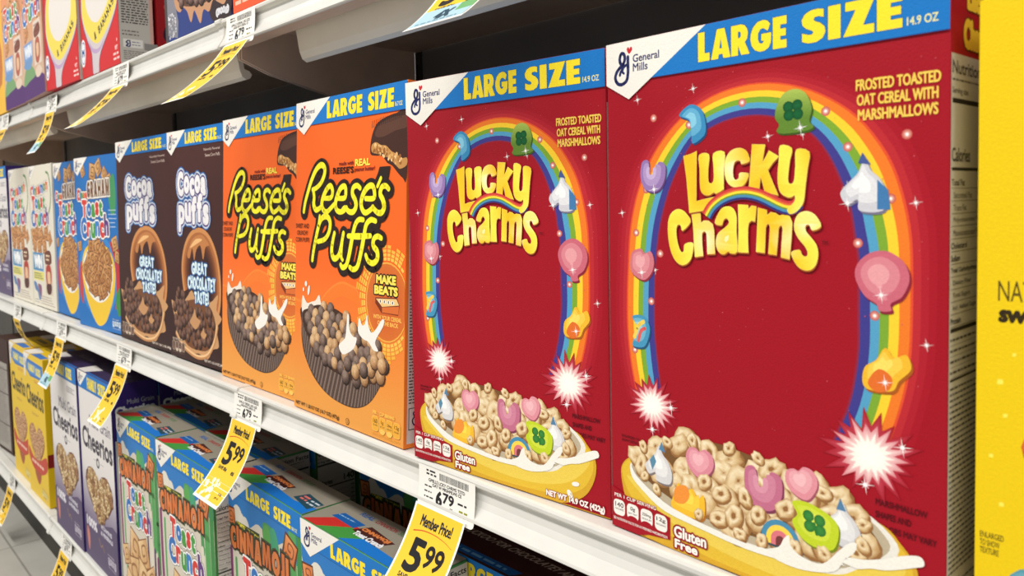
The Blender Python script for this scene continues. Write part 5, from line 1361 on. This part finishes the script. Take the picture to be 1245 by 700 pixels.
# --- middle shelf
loc, rot, k = spot((-.7235, .373), (-.5255, .3691), ZM + .0008, .05, 198)
r1 = build_reese('orange box of peanut butter puffs touching the second red box', loc, rot, 'orange puff cereal boxes', k)
loc, rot, k = spot((-.9215, .381), (-.7240, .3815), ZM + .0008, .048, 198)
dup(r1, 'orange box of peanut butter puffs beside a dark brown box', loc, rot, (k, 1, 1))
loc, rot, k = spot((-1.0985, .3835), (-.9235, .3885), ZM + .0008, .026, 190)
c1 = build_cocoa('dark brown box of chocolate puffs standing right against the orange box', loc, rot, 'brown chocolate puff boxes', k)
loc, rot, k = spot((-1.3110, .3825), (-1.1005, .3880), ZM + .0008, .016, 190)
dup(c1, 'dark brown box of chocolate puffs standing right against the blue square cereal box', loc, rot, (k, 1, 1))
loc, rot, k = spot((-1.518, .376), (-1.3265, .389), ZM + .0006, .010, 190)
g1 = flat_box('cereal_box', 'blue box of graham cinnamon squares right beside a dark brown box', 190, 294, 58, (30, 100, 172), graham_front, 41, loc, rot, 'blue square cereal boxes', k, side=(30, 100, 172), logo=.88)
loc, rot, k = spot((-1.718, .3885), (-1.5300, .391), ZM + .0006, .010, 190)
dup(g1, 'blue box of graham cinnamon squares half hidden, next to a white box', loc, rot, (k, 1, 1))
loc, rot, k = spot((-1.905, .385), (-1.7225, .387), ZM + .0006, .008, 186)
t1 = flat_box('cereal_box', 'white box of cinnamon toast squares right beside the blue boxes', 186, 296, 58, (222, 216, 202), cinnamon_front, 44, loc, rot, 'white square cereal boxes', k, side=(222, 216, 202), logo=.8)
loc, rot, k = spot((-2.100, .384), (-1.910, .3855), ZM + .0006, .008, 186)
dup(t1, 'white box of cinnamon toast squares beside the purple and white box', loc, rot, (k, 1, 1))
# --- bottom shelf
loc, rot, k = spot((-1.512, .366), (-1.3255, .366), ZL + .0006, 0, 187)
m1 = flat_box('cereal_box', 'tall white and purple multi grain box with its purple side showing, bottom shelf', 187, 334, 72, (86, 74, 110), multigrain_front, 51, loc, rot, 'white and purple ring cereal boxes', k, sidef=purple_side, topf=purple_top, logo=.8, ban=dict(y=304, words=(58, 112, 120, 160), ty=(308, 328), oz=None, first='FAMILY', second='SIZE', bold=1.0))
dup(m1, 'tall white and purple multi grain box next to the yellow boxes, bottom shelf', (-1.6075, .363, ZL + BASE + .0006), (0, 0, 0))
dup(m1, 'multi grain box in the second row, deep in the bottom shelf shade', (-1.4187, .4405, ZL + BASE + .0006), (0, 0, 0))
dup(m1, 'multi grain box in the second row behind the box beside the yellow ones', (-1.6087, .4385, ZL + BASE + .0006), (0, 0, 0))
dup(m1, 'purple and white multi grain box at the left edge of the middle shelf', (-2.204, .383, ZM + BASE + .0006), (0, 0, 0), (1, 1, .92))
loc, rot, k = spot((-1.950, .368), (-1.784, .369), ZL + .0006, 0, 188)
y1 = flat_box('cereal_box', 'yellow box of ring cereal with a heart picture, its plain yellow side showing', 188, 308, 60, (214, 178, 30), yellow_front, 55, loc, rot, 'yellow ring cereal boxes', k, sidef=yellow_side, topf=yellow_top, logo=None)
dup(y1, 'yellow box of ring cereal with a heart picture, leftmost of the bottom shelf yellow ones', (-2.046, .374, ZL + BASE + .0006), (0, 0, 0), (k, 1, 1))
dup(y1, 'yellow box in the second row behind the yellow heart boxes, right of the pair', (-1.867, .4325, ZL + BASE + .0006), (0, 0, 0), (k, 1, 1))
dup(y1, 'yellow box in the second row behind the yellow heart boxes, left of the pair', (-2.046, .4375, ZL + BASE + .0006), (0, 0, 0), (k, 1, 1))
loc, rot, k = spot((-1.262, .355), (-1.085, .353), ZL + .0006, 0, 188)
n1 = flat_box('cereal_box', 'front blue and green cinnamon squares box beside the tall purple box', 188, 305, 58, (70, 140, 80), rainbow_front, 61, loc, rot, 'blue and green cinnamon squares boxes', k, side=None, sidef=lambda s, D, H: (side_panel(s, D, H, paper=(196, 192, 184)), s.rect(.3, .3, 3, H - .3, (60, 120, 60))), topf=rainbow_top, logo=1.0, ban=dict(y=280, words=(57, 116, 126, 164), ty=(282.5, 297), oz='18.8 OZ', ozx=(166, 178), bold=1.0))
G6 = 'blue and green cinnamon squares boxes'
for lab, L_, R_ in (('second blue and green cinnamon squares box of the front row, behind a price strip', (-1.081, .352), (-.893, .352)),
                    ('third blue and green cinnamon squares box of the front row, its banner clear', (-.899, .371), (-.703, .366)),
                    ('last blue and green cinnamon squares box of the front row, by a price strip', (-.700, .363), (-.508, .3635))):
    loc, rot, k = spot(L_, R_, ZL + .0006, 0, 188)
    dup(n1, lab, loc, rot, (k, 1, 1))
rows = [((-1.255, .415), (-1.068, .414), 'second row, right of the purple box'), ((-1.250, .475), (-1.064, .474), 'third row, first column'), ((-1.245, .535), (-1.060, .534), 'fourth row, first column'),
        ((-1.066, .414), (-.882, .416), 'second row, second column'), ((-1.058, .475), (-.874, .477), 'third row, second column'), ((-1.052, .536), (-.868, .538), 'fourth row, second column'),
        ((-.852, .528), (-.664, .530), 'far back in the dark gap, third column')]
for L_, R_, lab in rows:
    loc, rot, k = spot(L_, R_, ZL + .0006, 0, 188)
    dup(n1, 'cinnamon squares box in the ' + lab if lab[0] != 'f' or lab[1] == 'o' else 'cinnamon squares box ' + lab, loc, rot, (k, 1, 1))
for q, (x, y) in enumerate(((-.5035, .4235), (-.5035, .4840), (-.309, .4235), (-.309, .4840))):
    dup(c1, ('brown chocolate puff box on the bottom shelf, %s row, %s' % (('second', 'third')[q % 2], ('beside the nearest price strip', 'farther right')[q // 2])), (x, y, ZL + BASE + .0006), (0, 0, 0), (1, 1, .99), group='brown chocolate puff boxes')
dup(m1, 'purple and white multi grain box, farthest left on the middle shelf', (-2.398, .383, ZM + BASE + .0006), (0, 0, 0), (1, 1, .92))
# far left of the bottom shelf: a box turned sideways
fb = thing('cereal_box', 'brown edged grey box turned sideways at the far left of the bottom shelf', 'cereal box', (-2.30, .385, ZL + BASE + .0006), (0, 0, math.radians(4)), None)
def far_side(a, W, H):
    a.rect(.4, .4, W - .4, H - .4, (64, 40, 34)); a.rect(4, 8, W - 14, H - 60, (164, 158, 150)); a.lines(10, 20, W - 20, H - 70, 40, (110, 102, 98), .9)
    for y in (70, 150, 212): a.rect(4, y, W - 14, y + 2.4, (60, 50, 48))
aa = Art(77); far_side(aa, 120, 290); aa.build(fb, front_fn(120))
sc_ = boxes('carton', [(-.06, .06, 0, .15, 0, .290)], principled('brown_card', (58, 36, 32), rough=.5, mottle=.05), fb, bevel=.0008)
# the yellow box at the right edge
yr = flat_box('cereal_box', 'plain bright yellow box at the right edge, next to the nearest red box', 190, 289, 60, (232, 200, 20), plain_yellow_front, 71, (-.098 + .095, .3655, ZM + BASE + .0006), (0, 0, math.radians(.4)), None, 1.0, logo=None)
# --- upper shelf
cu = flat_box('cereal_box', 'colourful cinnamon squares box with purple foot, upper shelf, beside the red boxes', 184, 296, 58, (170, 130, 120), party_front, 81, (-1.660, .3545, ZU + BASE + .0006), (0, 0, math.radians(-1.6)), 'colourful boxes on the upper shelf', 1.0, logo=None)
dup(cu, 'colourful cinnamon squares box with purple foot, upper shelf, beside the yellow box', (-1.846, .3585, ZU + BASE + .0006), (0, 0, 0), (.97, 1, 1))
rd = flat_box('cereal_box', 'red banana cereal box on the upper shelf with its grey side showing', 190, 300, 48, (176, 34, 38), banana_front, 84, (-1.291, .3655, ZU + BASE + .0006), (0, 0, 0), 'red boxes on the upper shelf', 1.0, sidef=grey_side, logo=None)
dup(rd, 'red banana cereal box on the upper shelf beside the colourful boxes', (-1.478, .358, ZU + BASE + .0006), (0, 0, math.radians(2.2)), (.94, 1, 1))
flat_box('cereal_box', 'dark red box in the second row of the upper shelf, only its side showing', 190, 300, 50, (150, 24, 30), plain_fill((150, 24, 30)), 87, (-1.289, .4185, ZU + BASE + .0006), (0, 0, 0), None, 1.0, sidef=lambda a, D, H: (a.part('side_panel'), a.rect(.4, .4, D - .4, H - .4, (140, 20, 28)), a.shape([(8, 50), (20, 70), (34, 60), (30, 40), (14, 36)], (40, 24, 40)), a.shape([(10, 90), (30, 100), (40, 80), (24, 76)], (200, 60, 60))), logo=None)
flat_box('cereal_box', 'dark blue chocolate cereal box on the upper shelf beside the orange one', 196, 300, 58, (44, 50, 90), chocdark_front, 89, (-.9205, .367, ZU + BASE + .0006), (0, 0, 0), None, 1.0, logo=None)
flat_box('cereal_box', 'orange box on the upper shelf, mostly above the picture', 190, 300, 58, (226, 88, 50), orange_plain, 92, (-.722, .367, ZU + BASE + .0006), (0, 0, 0), None, 1.0, logo=None)
flat_box('cereal_box', 'yellow box at the left end of the upper shelf', 190, 300, 58, (226, 178, 50), plain_fill((238, 186, 60), ((20, 60, 150, 160, (196, 120, 60)),)), 95, (-2.033, .362, ZU + BASE + .0006), (0, 0, 0), None, 1.0, logo=None)
# --- price tags
price_tag('nearest price tag, 5.99 with an orange gluten free corner, under the second red box', -.4645, 'middle', 22, 32, 'gluten')
price_tag('yellow 5.99 price strip hanging under the orange boxes', -.817, 'middle', 14, 36, 'save')
price_tag('yellow 5.99 price strip under the brown boxes, over the tall purple box', -1.243, 'middle', 14, 28, 'save')
price_tag('narrow looking price strip with a pale blue foot, hanging over the yellow boxes', -1.602, 'middle', 8, 26, 'blue')
price_tag('leftmost price strip of the middle rail, bent inwards over the yellow boxes', -1.968, 'middle', -6, -44, 'save')
price_tag('price strip on the bottom rail below the tall purple and white boxes', -1.615, 'lower', 14, 20, 'save', length=80)
price_tag('price strip on the bottom rail at the left edge of the picture', -2.09, 'lower', 10, 20, 'save', length=80)
price_tag('upper rail price strip with pale blue foot, cut by the top of the picture', -.392, 'upper', 26, 30, 'blue', length=78)
price_tag('upper rail price strip flaring out under the dark blue chocolate box', -.792, 'upper', 34, 24, 'save', length=98)
price_tag('upper rail price strip flaring out under the red boxes', -1.188, 'upper', 36, 20, 'save', length=90)
price_tag('upper rail price strip with blue foot under the colourful boxes', -1.575, 'upper', 8, 32, 'blue', length=84)
price_tag('leftmost price strip on the upper rail', -1.975, 'upper', 16, 24, 'save', length=60)


# ------------------------------------------------------------------ light of the store and the camera
w = bpy.data.worlds.new('store_air'); SC.world = w; w.use_nodes = True
w.node_tree.nodes['Background'].inputs[0].default_value = (1.0, .978, .945, 1)
w.node_tree.nodes['Background'].inputs[1].default_value = .5
def lamp(name, loc, rot, sx, sy, power, col=(1, .97, .925)):
    l = bpy.data.lights.new(name, 'AREA'); l.shape = 'RECTANGLE'; l.size = sx; l.size_y = sy; l.energy = power; l.color = col
    o = bpy.data.objects.new(name, l); COL.objects.link(o); o.location = loc; o.rotation_euler = rot
    return o
for q, x in enumerate((-3.2, -1.4, .4, 2.2)):
    lamp('ceiling_strip_light', (x, -1.15, 2.9), (math.radians(10), 0, 0), 1.3, .28, 42)

cam = bpy.data.cameras.new('camera'); co = bpy.data.objects.new('camera', cam); COL.objects.link(co)
RW = ((0.6902076, 0.0225533, -0.7232598), (0.7232851, -0.0515164, 0.6886253), (-0.0217290, -0.9984175, -0.0518694))
mw = Matrix(((RW[0][0], -RW[0][1], -RW[0][2], 0), (RW[1][0], -RW[1][1], -RW[1][2], 0), (RW[2][0], -RW[2][1], -RW[2][2], BASE), (0, 0, 0, 1)))
co.matrix_world = mw
cam.sensor_width = 36; cam.lens = 930 / 1245 * 36; cam.shift_y = -64 / 1245; cam.shift_x = 0.0004
cam.clip_start = .02; cam.clip_end = 50
cam.dof.use_dof = True; cam.dof.focus_distance = .62; cam.dof.aperture_fstop = 13
SC.camera = co
SC.view_settings.view_transform = 'Standard'; SC.view_settings.look = 'None'
SC.view_settings.gamma = 1.0; SC.view_settings.use_curve_mapping = False
SC.view_settings.exposure = 0.0
